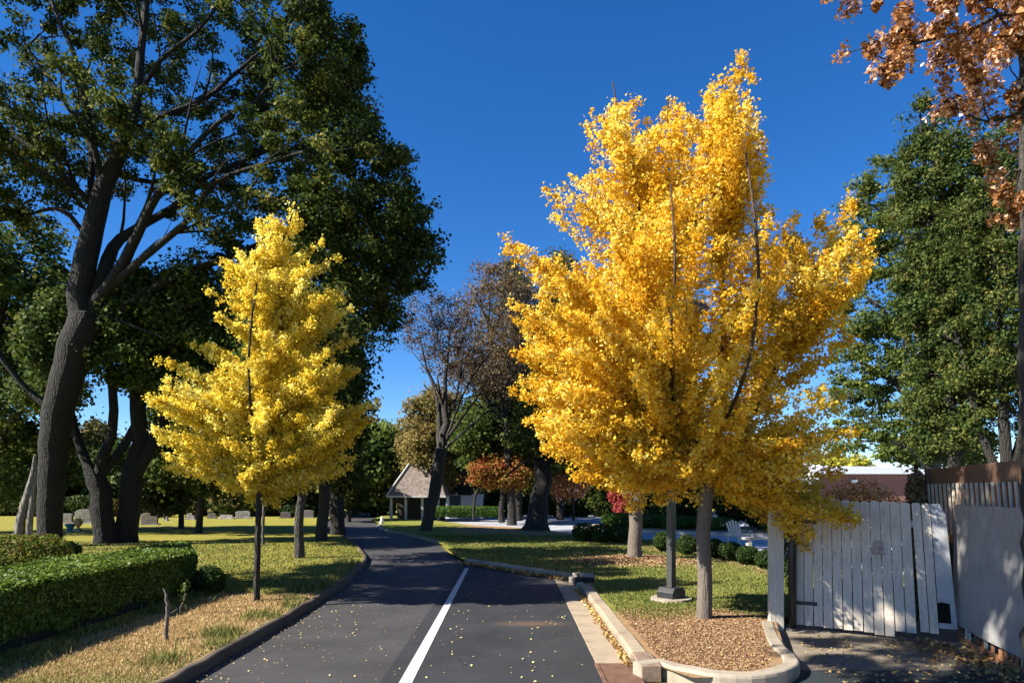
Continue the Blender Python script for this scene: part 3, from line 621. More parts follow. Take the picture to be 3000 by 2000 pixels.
# ------------------------------------------------------------------ trees
# big ginkgo on the island
POLY_G = [(1480, 690), (1530, 720), (1590, 730), (1640, 760), (1610, 640), (1600, 540), (1640, 545), (1700, 575), (1790, 600), (1750, 570), (1780, 545), (1700, 495), (1685, 465), (1740, 480), (1770, 440), (1722, 345),
          (1770, 370), (1775, 290), (1785, 225), (1820, 260), (1815, 340), (1865, 350), (1850, 430), (1905, 400), (1930, 340), (1960, 270), (1985, 330), (2030, 350), (2070, 300), (2085, 250), (2130, 240), (2155, 185), (2185, 260), (2175, 340),
          (2215, 420), (2240, 380), (2240, 440), (2215, 520), (2240, 560), (2235, 600), (2285, 660), (2330, 640), (2345, 700), (2400, 620), (2475, 615), (2470, 680), (2420, 750), (2560, 720), (2530, 790), (2450, 860),
          (2490, 900), (2440, 980), (2440, 1050), (2390, 1100), (2470, 1160), (2420, 1210), (2470, 1260), (2380, 1290), (2420, 1340), (2370, 1360), (2450, 1420), (2380, 1470), (2480, 1540), (2400, 1560), (2350, 1520), (2360, 1600), (2290, 1560), (2260, 1480),
          (2180, 1440), (2120, 1480), (2010, 1470), (1940, 1480), (1860, 1500), (1830, 1450), (1790, 1420), (1700, 1400), (1680, 1330), (1590, 1320), (1560, 1240), (1515, 1180), (1545, 1130), (1505, 1150), (1560, 1060), (1510, 1040), (1560, 980),
          (1540, 930), (1500, 880), (1560, 860), (1480, 760), (1510, 750)]
TIPS_G = [(1482, 695), (1600, 542), (1790, 228), (1725, 350), (1688, 470), (1955, 275), (2157, 188), (2082, 262), (2120, 250), (2238, 385), (2472, 618), (2400, 640), (2558, 722), (2485, 900), (2465, 1165), (2465, 1265), (2415, 1340), (2440, 1425), (2478, 1540), (2355, 1598), (2300, 1540),
          (1510, 1150), (1505, 1040), (1498, 880), (1482, 760), (1590, 1318), (1700, 1395), (1790, 1420), (1850, 1490), (1650, 560), (1640, 1330), (2230, 520), (2330, 650), (1940, 1470), (2390, 1480), (2420, 1550), (2250, 1470)]
for a in ((1530, 735), (1570, 760), (1630, 600), (1700, 590), (1800, 300), (1760, 400), (1930, 360), (1990, 340), (2030, 370), (2170, 300), (2190, 430), (2250, 600), (2300, 700), (2440, 700), (2480, 780), (1520, 960), (1540, 1230), (1620, 1300), (1740, 1400), (2060, 1470), (2150, 1440), (2300, 1450), (2360, 1420)): TIPS_G.append(a)
ginkgo('ginkgo_tree', 'large golden yellow ginkgo on the mulched island beside the white gate', 'tree', 11.45,
       [[(2062, 1832, 23), (2064, 1700, 21), (2062, 1550, 20), (2070, 1440, 21), (2075, 1340, 15), (2110, 1150, 10), (2120, 900, 8), (2095, 580, 6), (2140, 330, 4), (2155, 200, 2)],
        [(2072, 1430, 12), (2010, 1330, 10), (1960, 1200, 9, -.1), (1910, 1000, 7, -.2), (1905, 760, 6, -.2), (1880, 640, 5), (1830, 430, 3), (1795, 240, 2)],
        [(2080, 1380, 9), (2200, 1240, 7, .2), (2300, 1050, 5, .3), (2400, 800, 3, .3), (2470, 630, 2)],
        [(2064, 1400, 7), (2040, 1200, 6, .5), (2000, 900, 5, .8), (1970, 500, 3, .3), (1957, 290, 2)]],
       POLY_G, TIPS_G, 340, 330000, .047, M_GINK, B_GINK, 101, 2.6, 2.4, k=.75, sleeve=.19, zlow=2.55, tw=.5,
       extra=[([(1510, 1100), (1700, 1120), (1900, 1250), (1900, 1480), (1790, 1440), (1690, 1400), (1670, 1330), (1590, 1320), (1540, 1230)], 95), ([(2100, 1300), (2450, 1150), (2470, 1260), (2410, 1340), (2440, 1425), (2400, 1480), (2250, 1470), (2120, 1470)], 45),
              ([(2230, 1440), (2400, 1430), (2480, 1540), (2410, 1560), (2360, 1600), (2290, 1560)], 18), ([(1860, 440), (1930, 350), (1990, 340), (2080, 270), (2150, 240), (2170, 340), (2220, 500), (2260, 640), (2100, 700), (1900, 650)], 70), ([(1700, 580), (1730, 350), (1790, 250), (1860, 360), (1850, 600)], 22), ([(1490, 880), (1700, 750), (1700, 1150), (1540, 1150)], 25), ([(2250, 700), (2540, 730), (2480, 900), (2430, 1100), (2300, 1100)], 35)],
       stems=[[(2085, 1330, 6, -.3), (2112, 1130, 5, -1.2), (2110, 950, 4.5, -1.75), (2103, 800, 4, -1.8), (2096, 580, 2.5, -1.5)], [(1960, 1250, 5, -.4), (1915, 1080, 4, -1.2), (1906, 890, 3.5, -1.7), (1903, 780, 3, -1.7), (1908, 650, 2, -1.4)]])
POLY_L = [(860, 582), (878, 590), (880, 660), (900, 700), (880, 780), (940, 710), (950, 760), (985, 750), (975, 820), (1000, 870), (1035, 900), (1025, 980), (1040, 1050), (1060, 1080), (1040, 1150), (1105, 1170), (1110, 1215), (1060, 1280), (1040, 1350), (960, 1400), (880, 1440), (800, 1490), (750, 1500), (700, 1480), (640, 1440), (560, 1400), (500, 1370),
          (450, 1340), (465, 1320), (445, 1260), (490, 1250), (560, 1280), (485, 1200), (520, 1190), (560, 1220), (465, 1060), (470, 1045), (530, 1080), (560, 1070), (600, 1110), (545, 1000), (600, 1010), (630, 1050), (600, 950), (605, 840), (650, 850), (690, 900), (640, 760), (660, 745), (710, 810), (690, 730), (740, 790), (730, 640), (760, 650), (780, 600), (800, 610), (800, 680), (835, 690)]
TIPS_L = [(865, 588), (788, 605), (742, 645), (690, 735), (648, 760), (612, 845), (548, 1005), (468, 1055), (490, 1200), (448, 1262), (455, 1335), (940, 715), (980, 755), (1000, 870), (1030, 905), (1108, 1180), (1030, 985), (1050, 1090), (1040, 1340), (960, 1395), (880, 1435), (640, 1435), (560, 1395), (500, 1365), (870, 650), (600, 1010), (530, 1080), (1090, 1225), (1020, 1370), (800, 1480), (700, 1470), (560, 1290)]
ginkgo('ginkgo_tree', 'slender lemon yellow ginkgo with conical crown on the lawn left of the road', 'tree', 13.55,
       [[(752, 1779, 10), (753, 1650, 9.5), (757, 1500, 9), (762, 1350, 8), (772, 1150, 7), (785, 950, 5.5), (800, 800, 4), (835, 690, 3), (866, 600, 1.5)],
        [(795, 820, 3), (790, 700, 2.4), (787, 615, 1.3)]],
       POLY_L, TIPS_L, 190, 210000, .042, M_GINK2, B_DARK, 102, 1.5, 1.5, k=.62, sleeve=.15, zlow=2.35, tw=.32, bias=.15, clr=.035,
       extra=[([(860, 600), (800, 640), (690, 760), (640, 800), (700, 950), (960, 950), (1000, 880), (950, 740), (890, 780)], 55), ([(880, 1050), (1100, 1180), (1060, 1280), (900, 1420), (820, 1300)], 35), ([(460, 1050), (600, 1090), (640, 1400), (500, 1360), (450, 1260)], 35)],
       stems=[[(762, 1350, 5, -.3), (772, 1150, 4, -.75), (785, 950, 3, -.8), (792, 860, 2, -.7)]])
ginkgo('ginkgo_tree', 'farther golden ginkgo with a grey forked trunk in its own mulch ring', 'tree', 21.8,
       [[(1858, 1648, 21), (1862, 1540, 19), (1868, 1450, 21), (1900, 1340, 11), (1940, 1200, 9), (1960, 1000, 6), (1950, 850, 3)],
        [(1864, 1450, 12), (1835, 1380, 8), (1790, 1250, 7), (1740, 1100, 5), (1720, 900, 3)],
        [(1868, 1445, 10), (1860, 1330, 8, .6), (1850, 1150, 6, 1.2), (1840, 850, 3, .6)]],
       [(1580, 1000), (1650, 800), (1800, 680), (1950, 660), (2080, 800), (2150, 1000), (2140, 1250), (2040, 1430), (1960, 1400), (1800, 1440), (1660, 1380), (1590, 1250)],
       [(1590, 1100), (1650, 850), (1950, 700), (2100, 1000), (1700, 1390), (1800, 1430), (1980, 1410)], 120, 26000, .11, M_GINK, B_GINK, 103, 3.4, 3.0, k=.7, sleeve=.42, zlow=3.4, tw=1.0)
# great dark trees on the left
T1 = [[(143, 1612, 31.0), (147, 1480, 33.0), (155, 1344, 37.0), (178, 1170, 41.0), (222, 1015, 45.0), (250, 930, 45.0)],
      [(240, 950, 36.0), (233, 860, 32.0), (251, 757, 31.0), (285, 610, 27.0), (326, 500, 23.0), (368, 400, 19.0), (400, 300, 14.0), (412, 150, 11.0), (430, 0, 9.0), (445, -200, 6.0)],
      [(368, 400, 9.4, 0), (430, 330, 7.8, 0.5), (560, 250, 7.0, 1), (650, 150, 5.5, 1.4), (760, 40, 3.9, 1.6)],
      [(398, 300, 7.0), (500, 215, 6.2, -0.8), (620, 150, 4.7, -1.2), (720, 60, 3.9, -1.6)],
      [(262, 930, 20.3), (290, 800, 18.7, 0.3), (303, 710, 16.4, 0.6), (360, 650, 12.5, 0.8), (480, 560, 10.1, 1.2), (560, 470, 8.6, 1.4), (700, 380, 6.2, 2), (850, 300, 3.9, 2)],
      [(290, 910, 18.7), (335, 850, 17.2, -0.4), (385, 775, 15.6, -0.5), (435, 710, 13.3, -0.8), (515, 600, 10.1, -1.2), (650, 460, 7.0, -1.6), (760, 400, 4.7, -2)],
      [(285, 925, 15.6), (340, 905, 14.0, 0.1), (411, 858, 12.5, 0.2), (470, 820, 11.7, 0.3), (600, 765, 10.1, 0.4), (720, 710, 8.6, 0.6), (840, 650, 7.0, 0.8), (950, 600, 5.5, 1), (1090, 585, 3.9, 1)],
      [(310, 890, 10.9), (440, 785, 10.1, -0.8), (590, 695, 8.6, -1.4), (700, 600, 6.2, -2), (860, 560, 4.7, -2.4), (1000, 520, 3.1, -2.6)],
      [(262, 640, 10.9), (238, 540, 10.1, 0.6), (228, 400, 9.4, 0.9), (170, 300, 7.8, 1), (100, 200, 6.2, 1.2), (20, 90, 4.7, 1.4)],
      [(310, 560, 9.4), (300, 400, 7.8, -0.8), (285, 250, 7.0, -1.2), (230, 100, 5.5, -1.4), (180, -60, 3.9, -1.6)],
      [(236, 720, 8.6), (190, 625, 7.0, 0.4), (130, 592, 5.5, 0.6), (40, 605, 3.9, 0.8), (-60, 620, 3.1, 1)],
      [(152, 1190, 10.9), (90, 1140, 9.4, -0.3), (40, 1060, 7.8, -0.6), (-20, 1000, 7.0, -0.9), (-90, 940, 4.7, -1.2)],
      [(228, 600, 9.4), (190, 510, 8.6, -0.9), (110, 450, 7.0, -1.2), (0, 390, 5.5, -1.6)],
      [(340, 500, 7.8), (380, 480, 7.0, 1.6), (500, 420, 6.2, 2.2), (640, 380, 5.5, 2.6), (800, 200, 3.9, 3)]]
P1a = [(-260, -420), (300, -520), (920, -440), (985, -40), (1000, 70), (1062, 95), (1050, 160), (1000, 200), (1085, 245), (1085, 300), (1020, 350), (1115, 365), (1100, 420), (1200, 480), (1265, 540), (1278, 600), (1230, 640), (1282, 720), (1285, 770), (1225, 800), (1215, 850), (1170, 880), (1160, 930), (1100, 1030), (1060, 950), (1030, 900), (940, 880), (820, 820), (720, 840), (600, 780), (560, 680), (480, 640), (400, 560), (330, 480), (260, 560), (120, 560), (60, 640), (0, 640), (-150, 600), (-300, 300)]
holesA = [[(280, 150), (345, 140), (355, 320), (300, 330), (240, 300), (240, 200)], [(380, 160), (420, 160), (450, 250), (400, 280)], [(120, 560), (180, 580), (230, 700), (220, 780), (100, 720)], [(480, 560), (560, 600), (640, 640), (560, 700), (470, 640)]]
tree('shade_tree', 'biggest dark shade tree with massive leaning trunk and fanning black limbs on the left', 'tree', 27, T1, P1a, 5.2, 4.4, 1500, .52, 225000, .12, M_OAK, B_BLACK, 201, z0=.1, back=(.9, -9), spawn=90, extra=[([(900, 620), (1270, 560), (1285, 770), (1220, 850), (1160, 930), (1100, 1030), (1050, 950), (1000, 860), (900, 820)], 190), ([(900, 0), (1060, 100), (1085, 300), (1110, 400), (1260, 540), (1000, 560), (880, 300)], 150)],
     holes=holesA, wig=.05, flare=.04, wt=.28, step=.8, up=.25, r0=.026, e=2.35, zmin=8, hi=14, flat=.65)
tree('shade_tree', 'dark shade tree with V-shaped fork, left of the pair of trunks behind the hedge', 'tree', 28.6,
     [[(305, 1606, 30), (300, 1500, 30), (288, 1410, 29)], [(286, 1415, 15), (232, 1310, 13), (205, 1200, 9), (190, 1090, 7, -.5)], [(292, 1410, 17), (325, 1290, 14), (332, 1150, 12), (312, 1000, 9), (320, 900, 6)], [(296, 1412, 14), (355, 1280, 12, .5), (402, 1150, 9, .7), (425, 1040, 7, 1)]],
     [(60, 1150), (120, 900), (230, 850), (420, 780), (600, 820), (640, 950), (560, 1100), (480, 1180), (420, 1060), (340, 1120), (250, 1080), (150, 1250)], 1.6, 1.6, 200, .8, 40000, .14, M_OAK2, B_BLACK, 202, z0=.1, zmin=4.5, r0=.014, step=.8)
tree('shade_tree', 'dark grey-barked shade tree, right of the pair of trunks behind the hedge', 'tree', 29.2,
     [[(372, 1604, 31), (375, 1500, 30), (388, 1400, 31)], [(390, 1410, 25), (402, 1300, 24), (402, 1150, 20), (382, 1030, 16), (350, 920, 12), (352, 830, 8)], [(396, 1400, 20), (440, 1310, 18), (475, 1190, 14, .6), (482, 1050, 9, .9), (500, 900, 6, 1)], [(400, 1200, 10), (520, 1050, 8, -.9), (600, 900, 6, -1.2)]],
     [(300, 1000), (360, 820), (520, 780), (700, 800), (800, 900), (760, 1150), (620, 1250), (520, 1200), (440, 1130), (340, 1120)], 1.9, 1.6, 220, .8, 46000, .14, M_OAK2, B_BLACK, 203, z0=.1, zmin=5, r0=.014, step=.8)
# left edge and mid-distance greens
tree('shade_tree', 'dark leafy tree filling the far left edge behind the biggest trunk', 'tree', 36,
     [[(-60, 1560, 24), (-40, 1300, 20), (0, 1000, 14), (20, 800, 8)], [(-45, 1350, 12), (60, 1200, 9), (110, 1050, 6)]],
     [(-200, 560), (0, 640), (90, 600), (120, 720), (200, 760), (215, 900), (150, 1000), (180, 1150), (150, 1400), (60, 1480), (-200, 1480)], 4.2, 3, 260, 1.1, 42000, .2, M_OAK2, B_DARK, 204, z0=.1, zmin=3, r0=.016, step=1)
tree('shade_tree', 'dark tree standing between the hedge and the lemon ginkgo, trunk in dappled shade', 'tree', 36.2,
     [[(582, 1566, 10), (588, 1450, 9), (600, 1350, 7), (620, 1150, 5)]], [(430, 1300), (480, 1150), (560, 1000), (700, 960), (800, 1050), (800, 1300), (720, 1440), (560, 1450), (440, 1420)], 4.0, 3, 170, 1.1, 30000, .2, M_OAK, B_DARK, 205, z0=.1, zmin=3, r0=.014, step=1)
tree('young_tree', 'small yellow-green tree with a low crown beyond the pair of dark trunks', 'tree', 40.6,
     [[(530, 1554, 8), (530, 1480, 7), (525, 1400, 5)]], [(420, 1480), (425, 1380), (480, 1300), (560, 1310), (590, 1400), (570, 1470), (500, 1495)], 2.2, 1.6, 90, .8, 14000, .18, M_OLIVE, B_DARK, 206, z0=.1, zmin=2.8, r0=.012, step=.8)
tree('street_tree', 'rough-barked tree nearest the lemon ginkgo on the right, trunk with a sunlit stripe', 'tree', 22.4,
     [[(877, 1645, 15), (878, 1550, 13), (880, 1450, 12), (890, 1330, 11), (900, 1150, 9), (905, 950, 6)]], [(700, 1200), (720, 950), (850, 820), (980, 850), (1040, 950), (1035, 1100), (1060, 1180), (1010, 1300), (900, 1400), (760, 1380)], 2.8, 2.2, 170, .7, 26000, .13, M_OAK, B_GREY, 207, z0=.1, zmin=4, r0=.012, group='row of trees along the left road edge')
tree('street_tree', 'straight dark tree second in the row along the left road edge', 'tree', 30,
     [[(940, 1594, 17), (948, 1480, 16), (950, 1380, 15), (955, 1200, 12), (950, 1000, 8)]], [(820, 1150), (830, 950), (930, 850), (1020, 900), (1075, 1000), (1050, 1130), (1060, 1250), (1000, 1340), (880, 1330)], 3.2, 2.4, 150, .9, 24000, .16, M_OAK, B_DARK, 208, z0=.1, zmin=5, r0=.014, step=.9, group='row of trees along the left road edge')
tree('street_tree', 'thick black-trunked tree at the bend, right against the left kerb of the road', 'tree', 34.6,
     [[(992, 1578, 21), (988, 1480, 20), (985, 1380, 21), (980, 1250, 16), (985, 1050, 9)]], [(880, 1350), (890, 1150), (960, 1050), (1040, 1020), (1030, 1200), (1030, 1330), (1020, 1420), (1000, 1430), (960, 1380)], 3.4, 2.6, 150, 1.0, 26000, .17, M_OAK, B_DARK, 209, z0=.08, zmin=4, r0=.015, step=1, group='row of trees along the left road edge')
tree('street_tree', 'slim far tree behind the thick black trunk at the road bend', 'tree', 52,
     [[(1022, 1527, 7), (1022, 1470, 6), (1020, 1400, 5)]], [(960, 1440), (970, 1340), (1010, 1310), (1040, 1380), (1035, 1450), (1000, 1470)], 2.4, 2, 60, 1.2, 12000, .24, M_OAK, B_DARK, 210, z0=.05, zmin=3, r0=.02, step=1.4, group='row of trees along the left road edge')
tree('young_tree', 'thin pale-stemmed young tree just behind the lemon ginkgo trunk', 'tree', 27.5,
     [[(772, 1605, 5), (771, 1520, 4.5), (774, 1430, 4)]], [(700, 1400), (720, 1250), (800, 1200), (860, 1280), (850, 1400), (770, 1440)], 1.6, 1.2, 60, .7, 7000, .13, M_OLIVE, B_BARE, 211, z0=.1, zmin=3, r0=.008)
# middle distance, centre
tree('round_tree', 'bright green rounded tree beyond the road bend', 'tree', 66, [[(1118, 1512, 8), (1118, 1450, 7), (1118, 1380, 6)]],
     [(1050, 1480), (1035, 1400), (1050, 1320), (1090, 1245), (1130, 1238), (1165, 1270), (1185, 1350), (1195, 1440), (1160, 1495), (1090, 1500)], 4.6, 3.6, 200, 1.3, 34000, .26, leafmat('fresh_leaf', [(0, (.06, .11, .02)), (.5, (.15, .21, .04)), (1, (.28, .32, .07))], .4), B_DARK, 212, z0=-.02, r0=.02, step=1.5, zmin=3)
tree('straw_tree', 'straw-coloured thinning tree behind the leaning black tree', 'tree', 58, [[(1262, 1525, 8), (1258, 1400, 7), (1255, 1280, 5)]],
     [(1170, 1270), (1200, 1190), (1235, 1160), (1270, 1130), (1330, 1150), (1350, 1250), (1340, 1400), (1280, 1450), (1200, 1420), (1170, 1350)], 4, 3, 220, 1.0, 26000, .22, M_BEIGE, B_BARE, 213, z0=-.02, r0=.02, step=1.4, zmin=4, droop=.6)
pv = empty('pavilion', (-7.4, 55, 0), 'small pavilion with pinkish grey shingle roof and pale columns left of the leaning tree', 'pavilion')
g = MB(); g.add([(-2.4, -1.6, 1.95), (2.2, -1.6, 1.95), (2.2, 2.6, 1.95), (-2.4, 2.6, 1.95), (-.75, .2, 4.7), (1.3, .2, 4.7), (1.3, .8, 4.7), (-.75, .8, 4.7)], [(3, 2, 1, 0), (4, 5, 6, 7), (0, 1, 5, 4), (1, 2, 6, 5), (2, 3, 7, 6), (3, 0, 4, 7)])
g.build('roof', simple('grey_shingle', (.19, .155, .135), .5, 5, .9, 1.0, bs=14, bdist=.05), pv, bevel=.04)
M_TRIM = simple('pale_trim', (.50, .49, .48), .15, 3, .7, .2)
MB().tube([(-2.44, -1.66, 1.97), (-.78, .16, 4.74)], [.07, .07], 6).build('hip_trim', M_TRIM, pv); MB().box(-2.42, 2.22, -1.66, -1.602, 1.86, 2.02).build('fascia', M_TRIM, pv)
MB().box(-1.9, 1.8, .2, 2.4, 0, 1.94).build('wall', simple('dark_stone_wall', (.05, .045, .04), .4, 3, .9, .5), pv)
for x_ in (-2.1, -.95, .35, 1.6): MB().box(x_ - .1, x_ + .1, -1.4, -1.2, .12, 1.84).box(x_ - .16, x_ + .16, -1.46, -1.14, 0, .118).build('column', M_TRIM, pv, bevel=.02)
tree('leaning_tree', 'leaning black tree with pollarded forks and thin bare twigs right of the road', 'tree', 38.3,
     [[(1243, 1562, 17), (1262, 1480, 17), (1280, 1400, 19), (1296, 1320, 19)], [(1298, 1330, 15), (1306, 1240, 12), (1302, 1170, 8), (1310, 1050, 4), (1320, 950, 2), (1322, 890, .8)], [(1294, 1330, 10), (1284, 1230, 8, .4), (1288, 1170, 5, .5), (1280, 1100, 2, .5)],
      [(1296, 1290, 6), (1272, 1150, 4, .6), (1240, 1050, 3, .9), (1215, 930, 1, 1)], [(1306, 1310, 6), (1350, 1235, 4, -.6), (1400, 1170, 3, -1), (1450, 1090, 1, -1.3)], [(1303, 1330, 5), (1370, 1262, 3.4, -.9), (1420, 1222, 2.4, -1.2), (1470, 1190, 1, -1.4)], [(1306, 1300, 5), (1340, 1200, 3.6, -.3), (1385, 1110, 2.5, -.6), (1440, 1040, 1, -.9)], [(1305, 1240, 5), (1345, 1120, 3), (1360, 980, 1)]],
     [(1175, 990), (1185, 900), (1230, 860), (1290, 850), (1350, 880), (1400, 950), (1440, 1080), (1360, 1130), (1300, 1080), (1250, 1090)], 2.6, 1.8, 300, .5, 8000, .09, M_BROWNL, B_GREY, 215, z0=.1, r0=.014, step=.6, zmin=6, wt=.5, e=2.1, spawn=14)
tree('bare_tree', 'tall half-bare brownish tree with dark crossing branches behind the leaning tree', 'tree', 47,
     [[(1500, 1540, 14), (1490, 1350, 12), (1470, 1150, 9), (1430, 950, 6)], [(1490, 1250, 8), (1400, 1120, 6, 1), (1330, 1000, 4, 1.5)], [(1480, 1150, 8), (1560, 1000, 6, -.8), (1600, 850, 4, -1)], [(1475, 1200, 7), (1520, 1080, 5, 1.2), (1500, 900, 4, 1.4)]],
     [(1300, 1130), (1310, 1000), (1340, 900), (1380, 820), (1420, 760), (1480, 800), (1560, 850), (1620, 900), (1640, 1150), (1500, 1180), (1400, 1150)], 4, 3, 420, .9, 24000, .13, M_BROWNL, B_DARK, 216, z0=0, r0=.022, step=1, zmin=6, wt=.45, e=2.1, spawn=20)
tree('conifer', 'tall olive conifer just left of the big golden ginkgo crown', 'tree', 54,
     [[(1520, 1520, 12), (1515, 1200, 9), (1512, 900, 5), (1505, 740, 2)]], [(1480, 760), (1500, 720), (1530, 770), (1560, 850), (1600, 1000), (1640, 1200), (1640, 1400), (1420, 1400), (1400, 1200), (1430, 1000), (1455, 850)], 4.5, 3.4, 650, .8, 46000, .18, M_OLIVE, B_DARK, 217, z0=0, r0=.018, step=1.2, up=-.1, droop=.8, aspect=.6)
tree('conifer', 'second olive conifer peak hidden mostly by the golden crown', 'tree', 56,
     [[(1640, 1520, 12), (1640, 1200, 9), (1645, 900, 5), (1645, 730, 2)]], [(1600, 800), (1645, 712), (1700, 800), (1760, 1000), (1800, 1300), (1560, 1350), (1570, 1000)], 4.5, 3.4, 160, 1.2, 18000, .24, M_OLIVE, B_DARK, 218, z0=0, r0=.018, step=1.4, up=-.1, droop=.8, aspect=.6)
tree('evergreen_tree', 'dense dark green layered evergreen behind the orange maple', 'tree', 50,
     [[(1470, 1525, 9), (1470, 1400, 8), (1480, 1250, 6)]], [(1330, 1290), (1350, 1200), (1420, 1150), (1540, 1130), (1700, 1150), (1740, 1300), (1700, 1400), (1560, 1380), (1440, 1360), (1370, 1370)], 3.6, 2.6, 240, 1.1, 34000, .2, M_OAK2, B_DARK, 219, z0=0, r0=.018, step=1.2, zmin=3, flat=.45)
tree('maple_tree', 'low orange and red maple on the far side of the car park', 'tree', 48,
     [[(1388, 1518, 4), (1392, 1450, 4), (1420, 1400, 3)], [(1392, 1450, 3), (1470, 1400, 2)]], [(1370, 1410), (1385, 1360), (1440, 1335), (1510, 1340), (1560, 1365), (1550, 1410), (1500, 1435), (1420, 1430)], 2.4, 1.6, 130, .7, 17000, .15, M_MAPLE, B_DARK, 220, z0=0, r0=.012, step=.8, flat=.5)
tree('maple_tree', 'sparse rust-coloured maple in the shade right of the big flared trunk', 'tree', 50,
     [[(1680, 1520, 4), (1680, 1440, 3)]], [(1610, 1430), (1640, 1380), (1700, 1370), (1730, 1410), (1700, 1450), (1640, 1460)], 2, 1.4, 60, .7, 5000, .14, M_RUST, B_DARK, 221, z0=0, r0=.012, step=.8)
tree('maple_tree', 'small bright red maple seen through the fork of the grey trunk', 'tree', 46,
     [[(1822, 1535, 3), (1822, 1480, 3)]], [(1790, 1470), (1800, 1430), (1850, 1415), (1870, 1450), (1850, 1500), (1812, 1500)], 1.2, .8, 60, .5, 8000, .14, M_RED, B_DARK, 222, z0=0, r0=.012, step=.8)
tree('shade_tree', 'big dark tree with a widely flared trunk at the edge of the car park', 'tree', 38.5,
     [[(1570, 1560, 44), (1574, 1530, 31), (1580, 1450, 26), (1592, 1350, 24), (1600, 1200, 16), (1610, 1050, 10)], [(1592, 1360, 9), (1540, 1350, 4, -1), (1480, 1400, 3, -1.6)], [(1596, 1340, 8), (1660, 1350, 4, -1.2), (1720, 1370, 3, -2)], [(1600, 1250, 10), (1700, 1150, 7), (1760, 1050, 5)]],
     [(1500, 1300), (1520, 1200), (1600, 1000), (1750, 950), (1850, 1050), (1880, 1250), (1850, 1380), (1740, 1400), (1620, 1330), (1560, 1330)], 3.8, 2.8, 240, 1.1, 34000, .18, M_OAK, B_DARK, 223, z0=.1, r0=.014, step=1, zmin=5)
# wood beyond the car park: individual trunks
rw = random.Random(8)
for i in range(17):
    px = 1240 + i * 67 + rw.uniform(-20, 20); Y = rw.uniform(64, 76); top = rw.uniform(1150, 1290) if 1300 < px < 2100 else rw.uniform(1330, 1380); gy = HY + H * F / Y; hw = rw.uniform(55, 85)
    kind = rw.choice((0, 0, 1))
    tree('wood_tree', ['tall dark tree in the wood behind the car park', 'mid green tree in the wood behind the car park'][kind], 'tree', Y,
         [[(px, gy, rw.uniform(5, 8)), (px + rw.uniform(-8, 8), 1420, 5), (px + rw.uniform(-15, 15), top + 60, 3)]],
         [(px - hw, 1440 + rw.uniform(-30, 40)), (px - hw * 1.1, top + 120), (px - hw * .5, top + 20), (px + hw * .2, top), (px + hw * .8, top + 60), (px + hw * 1.1, top + 150), (px + hw * .9, 1440 + rw.uniform(-20, 50)), (px, 1470)],
         4, 3, 100, 1.6, 9000, .38, (M_OAK, M_OAK2)[kind], B_DARK, 300 + i, z0=0, r0=.02, step=2, zmin=3, rmin=.03, group='trees of the wood behind the car park')
for i, px in enumerate(range(-150, 1090, 82)):
    Y = rw.uniform(62, 78); gy = HY + H * F / Y; top = rw.uniform(1180, 1330); hw = rw.uniform(60, 90); px += rw.uniform(-20, 20); kind = rw.choice((0, 1, 1))
    tree('far_tree', ['dark tree in the belt behind the graves on the left', 'olive green tree in the belt behind the graves on the left'][kind], 'tree', Y,
         [[(px, gy, rw.uniform(5, 9)), (px + rw.uniform(-8, 8), 1420, 5), (px, top + 60, 3)]],
         [(px - hw, 1440 + rw.uniform(-10, 50)), (px - hw * 1.1, top + 100), (px - hw * .4, top), (px + hw * .4, top + 10), (px + hw, top + 90), (px + hw * 1.1, 1450), (px, 1480)],
         4.5, 3, 110, 1.6, 10000, .36, (M_OAK2, M_OLIVE)[kind] if i % 3 else M_OAK2, B_DARK, 340 + i, z0=0, r0=.02, step=2, zmin=3, rmin=.03, group='belt of trees behind the graves')
for i in range(15):
    px = -60 + i * 76 + rw.uniform(-20, 20); Y = rw.uniform(59, 62); x_ = (px - CX) * Y / F
    if -16 < x_ < -11: continue
    shrub('far_shrub', 'dark rounded shrub in the planting behind the graves', 'shrub', (x_, Y, .05), rw.uniform(1.2, 2.2), 1.0, rw.uniform(.6, 1.1), 2600, .17, (M_BOX, M_OAK, M_OLIVE)[i % 3], 400 + i, group='dark shrubs behind the graves')
for i in range(11):
    px = 1330 + i * 62 + rw.uniform(-15, 15); Y = rw.uniform(62, 63); x_ = (px - CX) * Y / F
    shrub('wood_shrub', 'dark undergrowth shrub at the foot of the wood behind the car park', 'shrub', (x_, Y, .0), rw.uniform(1.4, 2.2), 1.0, rw.uniform(.8, 1.3), 2600, .18, (M_BOX, M_OAK, M_BOX)[i % 3], 430 + i, group='undergrowth at the foot of the wood')
# clipped evergreens behind the golden ginkgo
tree('clipped_evergreen', 'tall dense dark clipped evergreen on several stems, right of the tan ginkgo trunk', 'tree', 40, [[(2150, 1556, 5), (2150, 1500, 5)], [(2165, 1556, 4), (2172, 1500, 4)], [(2135, 1556, 4), (2130, 1490, 4)]],
     [(2105, 1500), (2108, 1450), (2130, 1425), (2170, 1425), (2195, 1455), (2202, 1500), (2180, 1522), (2130, 1520)], .9, .5, 90, .35, 14000, .09, M_BOX, B_DARK, 224, z0=.1, r0=.01, step=.5)
tree('clipped_evergreen', 'smaller dark clipped evergreen on thin legs near the white fence post', 'tree', 39, [[(2222, 1560, 4), (2220, 1525, 4)], [(2240, 1558, 3), (2243, 1522, 3)]],
     [(2190, 1520), (2200, 1500), (2235, 1490), (2262, 1505), (2265, 1530), (2230, 1540), (2200, 1535)], .7, .4, 60, .3, 8000, .09, M_BOX, B_DARK, 225, z0=.1, r0=.01, step=.5)
